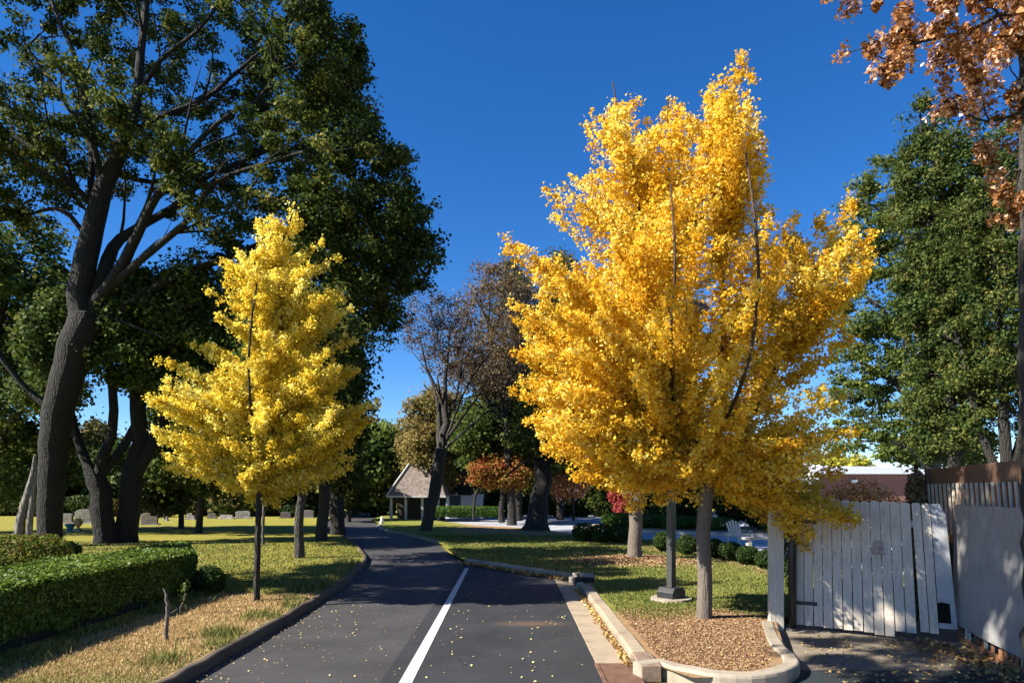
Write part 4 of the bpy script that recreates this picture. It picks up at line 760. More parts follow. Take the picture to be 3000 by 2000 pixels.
tree('clipped_evergreen', 'dark evergreen seen between the lamp post and the tan ginkgo trunk', 'tree', 44, [[(2010, 1545, 4), (2010, 1500, 4)]],
     [(1960, 1520), (1965, 1460), (2010, 1430), (2060, 1470), (2055, 1525), (2000, 1535)], 1.1, .6, 60, .5, 8000, .11, M_BOX, B_DARK, 226, z0=.0, r0=.01, step=.5)
# right side
tree('deciduous_tree', 'airy bright green tree between the golden crown and the dark conifers on the right', 'tree', 25,
     [[(2745, 1640, 20), (2740, 1350, 17), (2720, 1100, 12), (2690, 850, 8), (2640, 650, 5)], [(2735, 1250, 9), (2620, 1120, 6), (2520, 1060, 4)], [(2720, 1080, 8), (2600, 920, 5), (2500, 850, 3)], [(2738, 1380, 8), (2640, 1300, 5), (2520, 1290, 3)], [(2700, 900, 7), (2600, 760, 5), (2540, 640, 3)]],
     [(2495, 560), (2530, 485), (2580, 500), (2620, 460), (2700, 500), (2790, 600), (2800, 1340), (2700, 1330), (2600, 1300), (2450, 1330), (2400, 1330), (2440, 1300), (2480, 1230), (2430, 1120), (2460, 1060), (2430, 980), (2480, 900), (2440, 820), (2500, 780), (2430, 700), (2520, 650)], 3, 2.2, 420, .45, 46000, .10, M_GREEN, B_BARE, 227, z0=0, r0=.012, step=.7, zmin=3.5, flat=.5)
tree('conifer', 'tall dark conifer with a pointed top in the right of the photo', 'tree', 21,
     [[(2800, 1700, 20), (2790, 1300, 17), (2760, 900, 12), (2720, 600, 7), (2692, 310, 2)], [(2800, 1450, 12), (2860, 1150, 10, .6), (2870, 850, 6, .8)]],
     [(2690, 285), (2712, 340), (2740, 420), (2780, 460), (2800, 560), (2840, 650), (2880, 1000), (2870, 1250), (2800, 1350), (2720, 1330), (2690, 1200), (2720, 1000), (2650, 850), (2680, 700), (2655, 560), (2672, 430)], 2.6, 2.0, 700, .36, 80000, .10, M_CONI, B_DARK, 228, z0=0, r0=.012, step=.7, zmin=3, droop=.4, aspect=.6)
tree('conifer', 'broad dark conifer with several black stems against the right edge', 'tree', 19,
     [[(2960, 1760, 20), (2950, 1400, 17), (2930, 1000, 11), (2900, 600, 6), (2880, 400, 2)], [(2955, 1500, 13), (2890, 1200, 10, .5), (2850, 950, 6, .7)], [(2955, 1450, 13), (3020, 1100, 9), (3060, 800, 6)], [(2955, 1480, 10), (2930, 1250, 8, -.8), (2900, 1050, 6, -1)]],
     [(2850, 380), (2870, 345), (2910, 420), (2960, 330), (3020, 420), (3120, 500), (3180, 900), (3150, 1300), (3000, 1300), (2960, 1150), (2880, 1180), (2820, 1100), (2800, 900), (2790, 700), (2830, 560)], 2.8, 2.2, 750, .34, 85000, .09, M_CONI, B_DARK, 229, z0=0, r0=.012, step=.7, zmin=3, droop=.4, aspect=.6)
tree('understorey_tree', 'low dark green tree over the brick building and the brown plank fence', 'tree', 30,
     [[(2690, 1600, 10), (2690, 1450, 8), (2680, 1350, 5)]], [(2580, 1335), (2600, 1310), (2640, 1285), (2760, 1260), (2860, 1290), (2860, 1360), (2700, 1350)], 2.2, 1.6, 120, .7, 16000, .14, M_GREEN, B_DARK, 230, z0=0, r0=.012, step=.8)
tree('rust_leaved_tree', 'near tree at the top right corner hung with rust brown dried leaf clusters', 'tree', 8.2,
     [[(3040, 2005, 34), (3030, 1600, 32), (3022, 1000, 30), (3015, 500, 26), (3010, 100, 22), (3000, -300, 14)],
      [(3010, 60, 9), (2930, 40, 7), (2850, 90, 6), (2760, 110, 5), (2690, 125, 4), (2610, 180, 2), (2530, 140, 1.6)], [(3012, 120, 7), (2900, 130, 5, -.3), (2800, 60, 4, -.4), (2680, 20, 3, -.4), (2560, 30, 2, -.5), (2420, 20, 1.2, -.5)],
      [(3015, 300, 7), (2950, 320, 4, .3), (2880, 290, 3, .3)], [(3018, 480, 6), (2960, 500, 4), (2920, 560, 2)], [(2690, 125, 3), (2640, 200, 2), (2590, 230, 1.5)], [(2530, 110, 1.5), (2470, 160, 1.2), (2420, 190, 1)]],
     [(2620, -120), (2600, 0), (2590, 60), (2640, 90), (2620, 160), (2700, 110), (2740, 160), (2780, 200), (2800, 260), (2830, 320), (2870, 290), (2890, 330), (2930, 400), (2900, 380), (2960, 410), (2935, 510), (2970, 560), (2920, 605), (2940, 625), (3100, 640), (3200, -200)],
     1.1, .8, 250, .12, 21000, .05, M_RUST, B_GREY, 231, extra=[([(2520, 100), (2640, 80), (2640, 180), (2540, 200)], 6), ([(2380, 0), (2600, 0), (2560, 60), (2420, 40)], 4), ([(2410, 170), (2460, 160), (2460, 200), (2410, 200)], 1), ([(2560, 190), (2660, 190), (2620, 240), (2560, 230)], 4)], z0=0, r0=.004, step=.25, zmin=5, hi=14, flat=1.2, droop=1.5)
# unseen tree added beside the camera so its crown dapples the fence
K5 = lambda L_: [(1500 + (p[0] - 1500) * 1.389, 1440 + (p[1] - 1440) * 1.389) + tuple(p[2:]) for p in L_]
tree('shade_tree', 'unseen roadside tree added beside the photographer whose high crown dapples the grey fence', 'tree', 5.4,
     [K5(l_) for l_ in ([(167, 2027, 56, -3), (160, 1200, 50, -2.6), (200, 200, 42, -2), (280, -350, 28, -1.2), (360, -800, 14, 0)], [(280, -350, 17, -1.2), (500, -650, 11, -.5), (760, -850, 7, .5)], [(240, -100, 17, -1.6), (60, -500, 11, -.8), (-100, -850, 7, 0)])],
     K5([(-620, -520), (-100, -480), (500, -500), (900, -560), (980, -800), (900, -1150), (500, -1300), (0, -1250), (-600, -900)]), 2.1, .8, 190, .36, 24000, .11, M_OAK2, B_GREY, 240, z0=.1, r0=.008, step=.5, zmin=7)
K6 = lambda L_: [(1500 + (p[0] - 1500) * 1.23, 1440 + (p[1] - 1440) * 1.23) + tuple(p[2:]) for p in L_]  # out-of-view tree put in to throw the shade band on the road
tree('shade_tree', 'tall unseen tree added left of the hedge outside the photo, shading the road bend', 'tree', 13.4,
     [K6(l_) for l_ in ([(-620, 1712, 46), (-600, 1300, 42), (-560, 900, 34), (-540, 500, 25), (-520, 200, 15)], [(-560, 850, 20), (-720, 500, 13), (-800, 200, 7)], [(-550, 700, 20), (-400, 400, 12), (-330, 150, 7)])],
     K6([(-880, 500), (-620, 560), (-330, 480), (-270, 250), (-290, -50), (-480, -280), (-760, -160), (-900, 150)]), 3.3, 1.4, 230, .6, 34000, .15, M_OAK, B_DARK, 241, z0=.1, r0=.012, step=.8, zmin=8)
# ------------------------------------------------------------------ dead trunk, saplings
dt = empty('dead_trunk', G2(70, 1612), 'pale grey split dead trunk leaning against the biggest dark tree', 'dead tree')
q = G2(70, 1612); pz = lambda px, py, dy=0: np.array(W(px, py, 24.8 + dy)) - np.array(q)
s = Skel(); rr = np.random.default_rng(9)
s.line([pz(48, 1612), pz(55, 1560), pz(72, 1480), pz(92, 1410), pz(105, 1330)], [.2, .17, .15, .11, .04], wig=.06, rng=rr, step=.25)
V, Fq = s.tubes(np.array(s.r), 0, 5, 9); npmesh('leaning_stem', V, Fq, B_DEAD, dt, smooth=True)
s = Skel(); s.line([pz(88, 1612), pz(86, 1560), pz(93, 1480), pz(104, 1380)], [.13, .11, .1, .05], wig=.06, rng=rr, step=.25)
V, Fq = s.tubes(np.array(s.r), 0, 5, 9); npmesh('upright_stem', V, Fq, B_DEAD, dt, smooth=True)
def stick(name, label, base, lines, rs, n, seed, cat='sapling'):
    r_ = np.random.default_rng(seed); root = empty(name, base, label, cat); s = Skel(); b = np.array(base)
    for ln, rad in zip(lines, rs): s.line([np.array(W(p[0], p[1], base[1])) - b for p in ln], rad, wig=.12, rng=r_, step=.06)
    V, Fq = s.tubes(np.array(s.r), 0, 6, 7); npmesh('stem', V, Fq, B_GINK, root, smooth=True)
    if n:
        P = np.array([s.p[i] for i in r_.integers(len(s.p) // 3, len(s.p), n)]) + r_.normal(0, .04, (n, 3)); leaves('leaf_tuft', P, .035, M_HEDGE, root, r_)
    return root
b = G2(487, 1876); stick('broken_sapling', 'broken bare sapling stick standing in the dry straw in front of the hedge', b, [[(486, 1880), (489, 1820), (492, 1770), (488, 1742), (476, 1722)], [(490, 1800), (505, 1792), (520, 1782)]], [[.034, .03, .026, .02, .01], [.012, .009, .004]], 0, 1)
b = G2(535, 1800); stick('broken_sapling', 'thin pale twig sapling with a few leaves close to the hedge end', b, [[(528, 1800), (530, 1776), (540, 1755), (542, 1720), (546, 1712)], [(542, 1735), (535, 1716)]], [[.014, .012, .01, .008, .004], [.007, .003]], 60, 2)
# ------------------------------------------------------------------ lamp post
M_POLE = simple('black_paint', (.018, .018, .02), .3, 12, .45, .1)
lp = empty('lamp_post', (3.17, 13.6, .15), 'black square lamp post on a concrete footing between the two ginkgo trunks', 'lamp post')
M_ = Matrix.Rotation(R(38), 4, 'Z')
MB().tube([(0, 0, -.05), (0, 0, .05)], [.42, .40], 20).build('footing', M_CONC2, lp)
MB().prism([(-.2, .04), (-.2, .17), (-.13, .26), (.13, .26), (.2, .17), (.2, .04)], -.2, .2, M_).build('base_cover', M_POLE, lp, bevel=.012)
MB().box(-.068, .068, -.068, .068, .2, 6.0, M_).build('pole', simple('bronze_paint', (.05, .048, .045), .3, 12, .35, .1), lp, bevel=.01)
MB().box(-.04, .5, -.04, .04, 5.86, 5.94, M_).prism([(.4, 5.8), (.4, 5.98), (.52, 6.04), (1.0, 6.0), (1.02, 5.86), (.98, 5.8)], -.17, .17, M_).build('lamp_head', M_POLE, lp, bevel=.012)
# ------------------------------------------------------------------ gate, posts, fences
def board_mat(name, c, sat=.0):
    m, t, p = mat(name); co = objco(t, (1, 1, .12)); n = noise(t, 26, 5, .7, co, .6); n2 = noise(t, 2.2, 5, .65, objco(t)); n3 = noise(t, 9, 5, .75, objco(t, (1, 1, .4)), .5)
    b_ = ramp(t, [(.3, tuple(x * .62 for x in c)), (.42, tuple(x * .92 for x in c)), (.7, tuple(min(1, x * 1.12) for x in c))], n)
    b_ = mixc(t, ramp(t, [(.45, (0, 0, 0)), (.75, (.6, .6, .6))], n2), b_, tuple(x * .62 for x in c))
    b_ = mixc(t, ramp(t, [(.60, (0, 0, 0)), (.76, (.8, .8, .8))], n3), b_, (c[0] * .5, c[1] * .42, c[2] * .36))
    t.links.new(b_, p.inputs['Base Color']); p.inputs['Roughness'].default_value = .65; bump(t, p, n, .7, .01); return m
M_GATE = board_mat('gate_paint', (.58, .51, .42)); M_GREYF = board_mat('grey_fence_paint', (.29, .285, .28)); M_BRN = board_mat('brown_plank', (.17, .10, .065)); M_ORNG = board_mat('raw_plank', (.30, .14, .07)); M_POSTW = board_mat('cream_paint', (.60, .55, .45))
# left leaf: hinge end A -> free end B
A = Vector((4.74, 11.45, 0)); B = Vector((6.2, 10.62, 0)); d = (B - A).normalized(); ang = math.atan2(d.y, d.x); L = (B - A).length + .06
gl = empty('board_gate', A, 'wide pale board gate leaf with twelve planks in dappled light', 'gate')
gl.rotation_euler = (0, 0, ang)
g = MB(); n = 12; bw = L / n; rb = random.Random(4)
for i in range(n):
    x0 = i * bw + .006; x1 = (i + 1) * bw - .006; sag = -.05 * i / n; z0 = .09 + sag + rb.uniform(-.008, .008) - (.03 if 8 <= i < 10 else 0) + (.07 if i >= 10 else 0); z1 = 2.19 + sag + rb.uniform(-.012, .012)
    sh = .035 * (i / n); M_ = Matrix(((1, 0, -.05 * (i / n), sh), (0, 1, 0, rb.uniform(-.004, .004)), (0, 0, 1, 0), (0, 0, 0, 1)))
    c = .03; g.prism([(x0, z0), (x0, z1 - c), (x0 + c, z1), (x1 - c, z1 + rb.uniform(-.01, 0)), (x1, z1 - c), (x1, z0)], -.011, .011, M_)
g.build('board_panel', M_GATE, gl, bevel=.003)
for z_ in (.32, 1.75): MB().box(0, L, .015, .06, z_, z_ + .1).build('rail', M_GATE, gl)
g = MB()
for i in range(n):
    for z_ in (.37, 1.80):
        for k_ in (.3, .7): g.tube([((i + k_) * bw + .035 * (i / n) - .05 * (i / n) * z_, -.016, z_), ((i + k_) * bw + .035 * (i / n) - .05 * (i / n) * z_, -.008, z_)], [.005, .006], 6)
o = g.build('nail_heads', M_RUSTM, gl); tag(o, kind='stuff')
MB().prism([(1.14, 1.33), (1.17, 1.53), (1.29, 1.53), (1.32, 1.33)], -.028, -.013).box(1.13, 1.33, -.045, -.014, 1.305, 1.33).box(1.2, 1.27, -.06, -.03, 1.38, 1.40).build('latch_plate', simple('weathered_plate', (.38, .29, .24), .3, 12, .7, .5), gl, bevel=.003)
for z_ in (.45, 1.8): MB().box(-.06, .35, -.022, -.013, z_ - .03, z_ + .03).build('hinge_strap', M_POLE, gl)
# right leaf, leaning
gr = empty('board_gate', (6.24, 10.6, 0), 'narrow pale gate leaf leaning right with a torn corner', 'gate'); gr.rotation_euler = (0, R(-0), ang)
M_ = Matrix(((1, 0, -.062, .10), (0, 1, 0, 0), (0, 0, 1, 0), (0, 0, 0, 1)))
g = MB()
for i, (x0, x1, z0, z1) in enumerate([(.0, .115, .14, 2.13), (.125, .24, .13, 2.12)]):
    g.prism([(x0, z0), (x0, z1 - .03), (x0 + .02, z1), (x1 - .02, z1), (x1, z1 - .03), (x1, z0)], -.011, .011, M_)
g.build('board_panel', M_GATE, gr, bevel=.003)
M_SHEET = simple('bent_sheet', (.36, .36, .37), .2, 5, .45, .3)
g = MB(); pts = [(.25, .22), (.25, 2.11), (.36, 2.12), (.42, 2.0), (.50, .22)]
g.prism([(.25, .78), (.25, 2.11), (.37, 2.12), (.44, 1.95), (.47, .78)], -.014, .004, M_).prism([(.25, .22), (.25, .30), (.48, .30), (.49, .22)], -.014, .004, M_).prism([(.41, .30), (.405, .78), (.47, .78), (.48, .30)], -.014, .004, M_).prism([(.25, .60), (.25, .78), (.41, .78), (.405, .60), (.30, .62)], -.014, .004, M_)
g.build('torn_panel', M_SHEET, gr, bevel=.004)
# posts
gp = empty('gate_post', (4.66, 11.35, 0), 'black steel gate post with rounded cap at the hinge of the wide gate', 'gate post')
MB().tube([(0, 0, -.02), (0, 0, 1.74), (0, 0, 1.79), (0, 0, 1.81)], [.065, .065, .05, .02], 14).build('pipe', M_POLE, gp, smooth=True)
MB().tube([(0, 0, 0), (0, 0, .04)], [.11, .10], 14).build('foot_plate', M_POLE, gp)
fp = empty('fence_post', (4.42, 11.4, 0), 'cream boxed fence post left of the black gate post', 'fence post')
MB().box(-.13, .10, -.06, .06, 0, 1.98).build('shaft', M_POSTW, fp, bevel=.006); MB().box(-.145, .115, -.075, .075, 1.981, 2.02).build('cap', M_POSTW, fp, bevel=.006)
# grey fence on the right, running toward the camera
fa = Vector((6.82, 10.55, 0)); fb = Vector((5.9, 6.6, 0)); fd = (fb - fa).normalized(); fang = math.atan2(fd.y, fd.x); FL = (fb - fa).length
gf = empty('panel_fence', fa, 'weathered grey panel fence on the right catching flecks of sunlight', 'fence'); gf.rotation_euler = (0, 0, fang)
nx = 24; vs = []; fs = []
for j in range(2):
    for i in range(nx + 1):
        x_ = FL * i / nx; wv = .008 * math.sin(i * .9) + .004 * math.sin(i * 2.3); zb = .27 + .008 * math.sin(i * .6) + (-.02 * x_)
        vs += [(x_, wv + j * .02, zb), (x_, wv * .5 + j * .02, 1.2), (x_, wv + j * .02, 2.1 + .008 * math.sin(i * 1.7))]
m3 = (nx + 1) * 3
for i in range(nx):
    for k in range(2):
        a = i * 3 + k; fs += [(a, a + 1, a + 4, a + 3), (m3 + a, m3 + a + 3, m3 + a + 4, m3 + a + 1)]
    a = i * 3; fs += [(a, a + 3, m3 + a + 3, m3 + a), (a + 2, m3 + a + 2, m3 + a + 5, a + 5)]
fs += [(0, m3, m3 + 1, 1), (1, m3 + 1, m3 + 2, 2), (nx * 3, nx * 3 + 1, m3 + nx * 3 + 1, m3 + nx * 3), (nx * 3 + 1, nx * 3 + 2, m3 + nx * 3 + 2, m3 + nx * 3 + 1)]
npmesh('panel', vs, fs, M_GREYF, gf, smooth=False)
for x_ in (0.02, 2.0, FL - .1): MB().box(x_, x_ + .09, .06, .15, -.02, 2.06).build('post', M_BRN, gf)
# raw boards showing under the panel
br = empty('board_skirt', fa + Vector((0, 0, 0)), 'broken orange-brown boards standing in the gap under the grey fence', 'boards'); br.rotation_euler = (0, 0, fang)
g = MB(); g2 = MB(); rb = random.Random(12); x_ = .08
while x_ < FL - .15:
    wdt = rb.uniform(.05, .10); M_ = Matrix.Translation((x_, .075, .0)) @ Matrix.Rotation(rb.uniform(-.25, .25), 4, 'Y') @ Matrix.Rotation(rb.uniform(-.2, .2), 4, 'Z')
    k_ = rb.random() < .6; MB().box(0, wdt, -.01, .01, 0, rb.uniform(.2, .34), M_).build('raw_board' if k_ else 'pale_board', M_ORNG if k_ else M_POSTW, br); x_ += wdt + rb.uniform(.03, .14)
MB().box(.1, FL - .2, .045, .063, .01, .10).build('kick_board', M_ORNG, br)
# brown plank fence behind it
ba = Vector((7.45, 12.2, 0)); bb = Vector((6.55, 7.0, 0)); bd = (bb - ba).normalized(); bang = math.atan2(bd.y, bd.x); BL = (bb - ba).length
bf = empty('slatted_fence', ba, 'brown wooden fence with wide top plank over slanting slats behind the grey fence', 'fence'); bf.rotation_euler = (0, 0, bang)
g = MB(); M_ = Matrix(((1, 0, 0, 0), (0, 1, 0, 0), (.012, 0, 1, 0), (0, 0, 0, 1)))
g.box(0, BL, -.02, .02, 2.36, 2.70, M_); g.build('top_plank', M_BRN, bf, bevel=.004)
g = MB(); x_ = .1
while x_ < BL - .1:
    Mx = Matrix(((1, 0, -.16, x_ + .36), (0, 1, 0, 0), (0, 0, 1, 0), (0, 0, 0, 1))); g.box(0, .045, -.06, -.035, 1.6, 2.44, Mx); x_ += .155
g.build('slat', M_POSTW, bf)
g = MB(); g.box(0, BL, .03, .05, 1.45, 2.40); g.build('backing', M_ORNG, bf); g = MB(); g.box(0, BL, .03, .05, .02, 1.447); g.build('shade_backing', simple('gap_shade', (.022, .018, .015), .3, 5, .9, .3), bf)  # near-black lower board paints the shade seen through the gap by the gate
MB().box(-.05, .05, -.05, .05, 0, 2.72).build('post', M_BRN, bf); MB().box(BL - .9, BL - .8, .055, .15, 0, 2.74).build('post', M_BRN, bf)
shrub('dry_vine', 'straw-coloured dry vine bundled on the left end of the brown fence', 'vine', (7.3, 12.3, 0), .16, .2, 1.33, 5000, .07, leafmat('dry_vine', [(0, (.14, .10, .04)), (1, (.42, .32, .16))], .3), 90, boxy=3)
# dark gap behind the gates
shrub('orange_shrub', 'low wispy orange-brown shrub showing over the top of the wide gate', 'shrub', (7.15, 14.1, .0), 1.1, .6, 1.28, 11000, .05, leafmat('orange_bush', [(0, (.24, .09, .02)), (.5, (.48, .22, .05)), (1, (.60, .38, .14))], .4), 91)
shrub('dark_shrub', 'dark leafy shrub peeping over the hinge end of the wide gate', 'shrub', (6.2, 14.9, .0), .35, .4, 1.12, 3000, .06, M_BOX, 92)
# ------------------------------------------------------------------ brick building
def brickmat():
    m, t, p = mat('brick'); b_ = t.nodes.new('ShaderNodeTexBrick'); b_.inputs['Scale'].default_value = 4.5; b_.inputs['Color1'].default_value = (.16, .06, .045, 1); b_.inputs['Color2'].default_value = (.21, .085, .06, 1); b_.inputs['Mortar'].default_value = (.22, .17, .14, 1); b_.inputs['Mortar Size'].default_value = .015
    t.links.new(objco(t, (1, 1, 1)), b_.inputs['Vector']); mp = b_.inputs['Vector'].links[0].from_node; mp.inputs['Rotation'].default_value = (R(90), 0, 0)
    t.links.new(b_.outputs[0], p.inputs['Base Color']); p.inputs['Roughness'].default_value = .9; return m
M_BRICK = brickmat(); M_FASC = simple('fascia_white', (.62, .65, .72), .1, 3, .5, .05); M_WHITE = simple('white_trim', (.78, .77, .74), .08, 4, .6, .05)
M_GLASS = simple('dark_glass', (.02, .025, .03), .2, 2, .12, 0)
bd0 = Vector((24.5, 56, 0)); bu = empty('brick_building', bd0, 'low brick building with white roof fascia and arched entrance bay behind the gate', 'building')
g = MB(); g.box(0, 12.5, 0, 8, 0, 3.74).box(12.52, 19, -.6, 8, 0, 3.5); g.build('wall', M_BRICK, bu)
g = MB(); g.prism([(-.5, 3.742), (-.5, 4.42), (12.9, 4.2), (12.9, 3.742)], -.7, 8.5); g.build('roof_fascia', M_FASC, bu, bevel=.02)
g = MB(); g.box(12.52, 19, -.9, 8.2, 3.502, 3.65).box(11.4, 19, -.72, -.605, 2.62, 2.82); g.build('trim_band', M_WHITE, bu)
g = MB(); arc = [(-4.6 + 4.1 * (i / 12), 4.15 + .75 * math.sin(math.pi * (.12 + .38 + .5 * i / 12)) ) for i in range(13)]
pts = [(-4.6, 0), (-4.6, arc[0][1])] + arc + [(-.5, 0)]; g.prism(pts, -1.5, 8); g.build('entrance_bay', simple('bay_grey', (.30, .31, .34), .1, 3, .7, .1), bu)
g = MB()
for (x0, z0), (x1, z1) in zip(arc[:-1], arc[1:]): g.prism([(x0, z0 + .004), (x0, z0 + .3), (x1, z1 + .3), (x1, z1 + .004)], -1.8, 8)
g.box(-.9, -.25, -1.75, -1.51, 3.3, 4.4).box(-.24, -.002, -1.75, 0, 3.3, 4.46); g.build('arch_trim', M_WHITE, bu)
g = MB(); g.box(14.0, 16.2, -.63, -.61, 0, 2.6); g.build('window', M_GLASS, bu)
MB().box(15.05, 15.12, -.67, -.635, 0, 2.6).box(13.93, 13.998, -.67, -.612, 0, 2.6).build('window_frame', M_WHITE, bu)
MB().box(3.3, 3.75, -.2, -.004, 3.05, 3.3).build('wall_lamp', M_WHITE, bu)
tree('yellow_bush_tree', 'yellow-green bushy treetop rising behind the roof of the brick building', 'tree', 68, [[(2470, 1505, 6), (2470, 1400, 4)]], [(2400, 1400), (2410, 1350), (2450, 1330), (2500, 1345), (2540, 1365), (2560, 1410)], 2.5, 1.5, 70, 1.0, 9000, .24, M_YBUSH, B_DARK, 232, z0=0, r0=.02, step=1.2)
# small white outbuilding with black roof
ob = empty('outbuilding', (-4.6, 60, 0), 'small white outbuilding under a heavy black roof behind the flat-topped hedge', 'building')
MB().box(-1.2, 2.0, 0, 4, 0, 2.1).build('wall', simple('white_wall', (.62, .66, .74), .1, 2, .8, .1), ob)
g = MB(); g.add([(-1.7, -.5, 2.0), (.65, -.5, 2.0), (.65, 4.4, 2.0), (-1.7, 4.4, 2.0), (-1.5, .8, 4.4), (.45, .8, 4.4), (.45, 3.2, 4.4), (-1.5, 3.2, 4.4)], [(3, 2, 1, 0), (4, 5, 6, 7), (0, 1, 5, 4), (1, 2, 6, 5), (2, 3, 7, 6), (3, 0, 4, 7)])
g.v = [(x_ * 1.25 + (.25 if x_ > 0 else 0), y_, z_) for x_, y_, z_ in g.v]; g.build('roof', simple('black_shingle', (.012, .012, .013), .3, 14, .9, .6), ob, bevel=.03)
MB().box(-.9, .1, -.03, -.004, .0, 1.95).build('door', simple('blue_door', (.03, .045, .09), .2, 3, .5, .05), ob)
# ------------------------------------------------------------------ headstones and small far things
M_GRAN = simple('granite', (.15, .135, .12), .6, 4, .8, .6, bdist=.04); M_GRAN2 = simple('pale_granite', (.30, .28, .26), .6, 4, .8, .6, bdist=.04); M_GRAN3 = simple('dark_granite', (.06, .05, .05), .4, 6, .5, .4)
rh = random.Random(17)
spots = [(186, 1536, 1.5, .8, 0, 'broad grey headstone just right of the biggest trunk'), (250, 1538, 1.4, 1.15, 1, 'tall pale-topped monument block between the big trunks'), (438, 1541, 1.2, .9, 0, 'rounded grey headstone just right of the paired trunks'),
         (486, 1528, .35, .9, 1, 'narrow white headstone left of the young yellow-green tree'), (560, 1524, .9, .6, 0, 'pale headstone between the two small dark trunks'), (622, 1520, .7, .5, 0, 'headstone right of the small dark trunks'), (664, 1522, 1.2, .4, 1, 'low wide pale headstone left of the lemon ginkgo'),
         (712, 1521, 1.3, .7, 1, 'broad whitish headstone close left of the lemon ginkgo trunk'), (838, 1520, 1.0, .6, 2, 'reddish dark headstone behind the row of street trees'), (905, 1519, 1.1, .75, 2, 'low dark headstone between the first two street trees'),
         (965, 1516, .8, .7, 0, 'grey headstone between the second and third street trees'), (1040, 1500, .7, .7, 0, 'grey headstone left of the round green tree'), (1072, 1499, 1.0, .8, 0, 'broad grey headstone under the round green tree'), (1104, 1499, .8, .75, 1, 'pale headstone under the middle of the round green tree'),
         (1120, 1500, .4, .6, 1, 'narrow pale headstone right of the round green tree trunk'), (1152, 1500, .45, .95, 1, 'white pointed monument left of the small pavilion'), (1196, 1499, .5, .6, 1, 'short pale headstone in front of the small pavilion'), (1228, 1502, .5, 1.2, 1, 'tall pale figure-like monument left of the leaning tree')]
for px, py, wd, hh, k, lb in spots:
    wd *= .85; hh *= .9
    c = G(px, py, .05); c.z = .1; root = empty('headstone', c, lb, 'headstone', 'headstones along the far edge of the lawn'); root.rotation_euler = (0, 0, rh.uniform(-.25, .25))
    m_ = (M_GRAN, M_GRAN2, M_GRAN3)[k]; n = 8
    top = [(wd / 2 * math.cos(math.pi * i / n), hh * .78 + hh * .22 * math.sin(math.pi * i / n)) for i in range(n + 1)] if rh.random() < .6 else [(wd / 2, hh * .9), (wd * .3, hh), (-wd * .3, hh), (-wd / 2, hh * .9)]
    MB().prism([(-wd / 2, .12), (wd / 2, .12)] + top, -.12, .12).build('slab', m_, root, bevel=.02)
    MB().box(-wd * .62, wd * .62, -.22, .22, -.1, .118).build('plinth', m_, root, bevel=.02)
c = G(206, 1558, .1); u_ = empty('blue_planter', c, 'small teal blue planter on the grass between the big trunks', 'planter')
MB().tube([(0, 0, -.02), (0, 0, .06), (0, 0, .12), (0, 0, .42), (0, 0, .46)], [.2, .2, .1, .28, .26], 14).build('bowl', simple('teal_glaze', (.04, .22, .30), .2, 8, .4, .1), u_)
MB().tube([(0, 0, .461), (0, 0, .466)], [.22, .2], 14).build('soil', M_BLACK, u_)
c = G(229, 1559, .1); u_ = empty('stone_urn', c, 'ochre stone urn on a pedestal right of the teal planter', 'urn')
MB().box(-.16, .16, -.16, .16, -.02, .2).build('pedestal', M_CONC, u_, bevel=.01); MB().tube([(0, 0, .2), (0, 0, .28), (0, 0, .45), (0, 0, .62), (0, 0, .72), (0, 0, .76)], [.09, .07, .2, .22, .15, .18], 14).build('vase', simple('ochre_stone', (.40, .26, .10), .2, 8, .7, .2), u_, smooth=True)
c = G(1119, 1538, 0); u_ = empty('white_cone', (c.x, c.y, 0), 'small white cone standing at the right edge of the far road', 'cone')
MB().tube([(0, 0, .04), (0, 0, .58), (0, 0, .62)], [.2, .06, .03], 14).build('cone_body', M_WHITE, u_, smooth=True); MB().box(-.26, .26, -.26, .26, 0, .039).build('cone_foot', M_WHITE, u_, bevel=.01)
c = G(2166, 1588, .1); u_ = empty('garden_chair', (c.x, c.y, .02), 'whitish slat-backed garden chair beyond the ball shrubs', 'chair'); u_.rotation_euler = (0, 0, R(25))
g = MB()
for i in range(5): M_ = Matrix.Translation((-.26 + i * .13, .22, .35)) @ Matrix.Rotation(R((i - 2) * 4), 4, 'Y') @ Matrix.Rotation(R(-18), 4, 'X'); g.box(-.052, .052, -.012, .012, 0, .72 - .05 * abs(i - 2), M_)
g.build('backrest', M_POSTW, u_); g = MB()
for i in range(4): g.box(-.3, .3, -.32 + i * .14, -.2 + i * .14, .36 - i * .02, .38 - i * .02)
g.build('seat', M_POSTW, u_)
for x_ in (-.34, .31):
    MB().box(x_, x_ + .03, -.34, -.25, 0, .58).box(x_ - .02, x_ + .08, -.38, .3, .581, .605).build('armrest', M_POSTW, u_); MB().prism([(-.0, 0), (.0, .3), (.1, .3), (.06, 0)], 0, .03, Matrix.Translation((x_, .25, 0)) @ Matrix.Rotation(R(90), 4, 'Z')).build('leg', M_POSTW, u_)
c = G(2230, 1606, 0); u_ = empty('stone_bench', (c.x, c.y, .0), 'low pale stone bench by the car park near the white fence post', 'bench')
MB().box(-.75, .85, -.2, .2, .36, .46).build('seat', M_GRAN2, u_, bevel=.015)
for x_ in (-.5, .5): MB().box(x_ - .08, x_ + .08, -.16, .16, 0, .358).build('leg', M_GRAN2, u_, bevel=.01)
for px, py, hh, lb in ((2032, 1532, .75, 'square pale stone block between lamp post and tan trunk'), (2085, 1534, .45, 'low pale stone block right behind the tan trunk')):
    c = G(px, py, 0); u_ = empty('stone_block', (c.x, c.y, 0), lb, 'stone block'); MB().box(-.6, .6, -.4, .4, 0, hh * .85).build('block', M_GRAN2, u_, bevel=.04); MB().box(-.66, .66, -.46, .46, hh * .85 + .002, hh).build('cap', M_GRAN2, u_, bevel=.02)
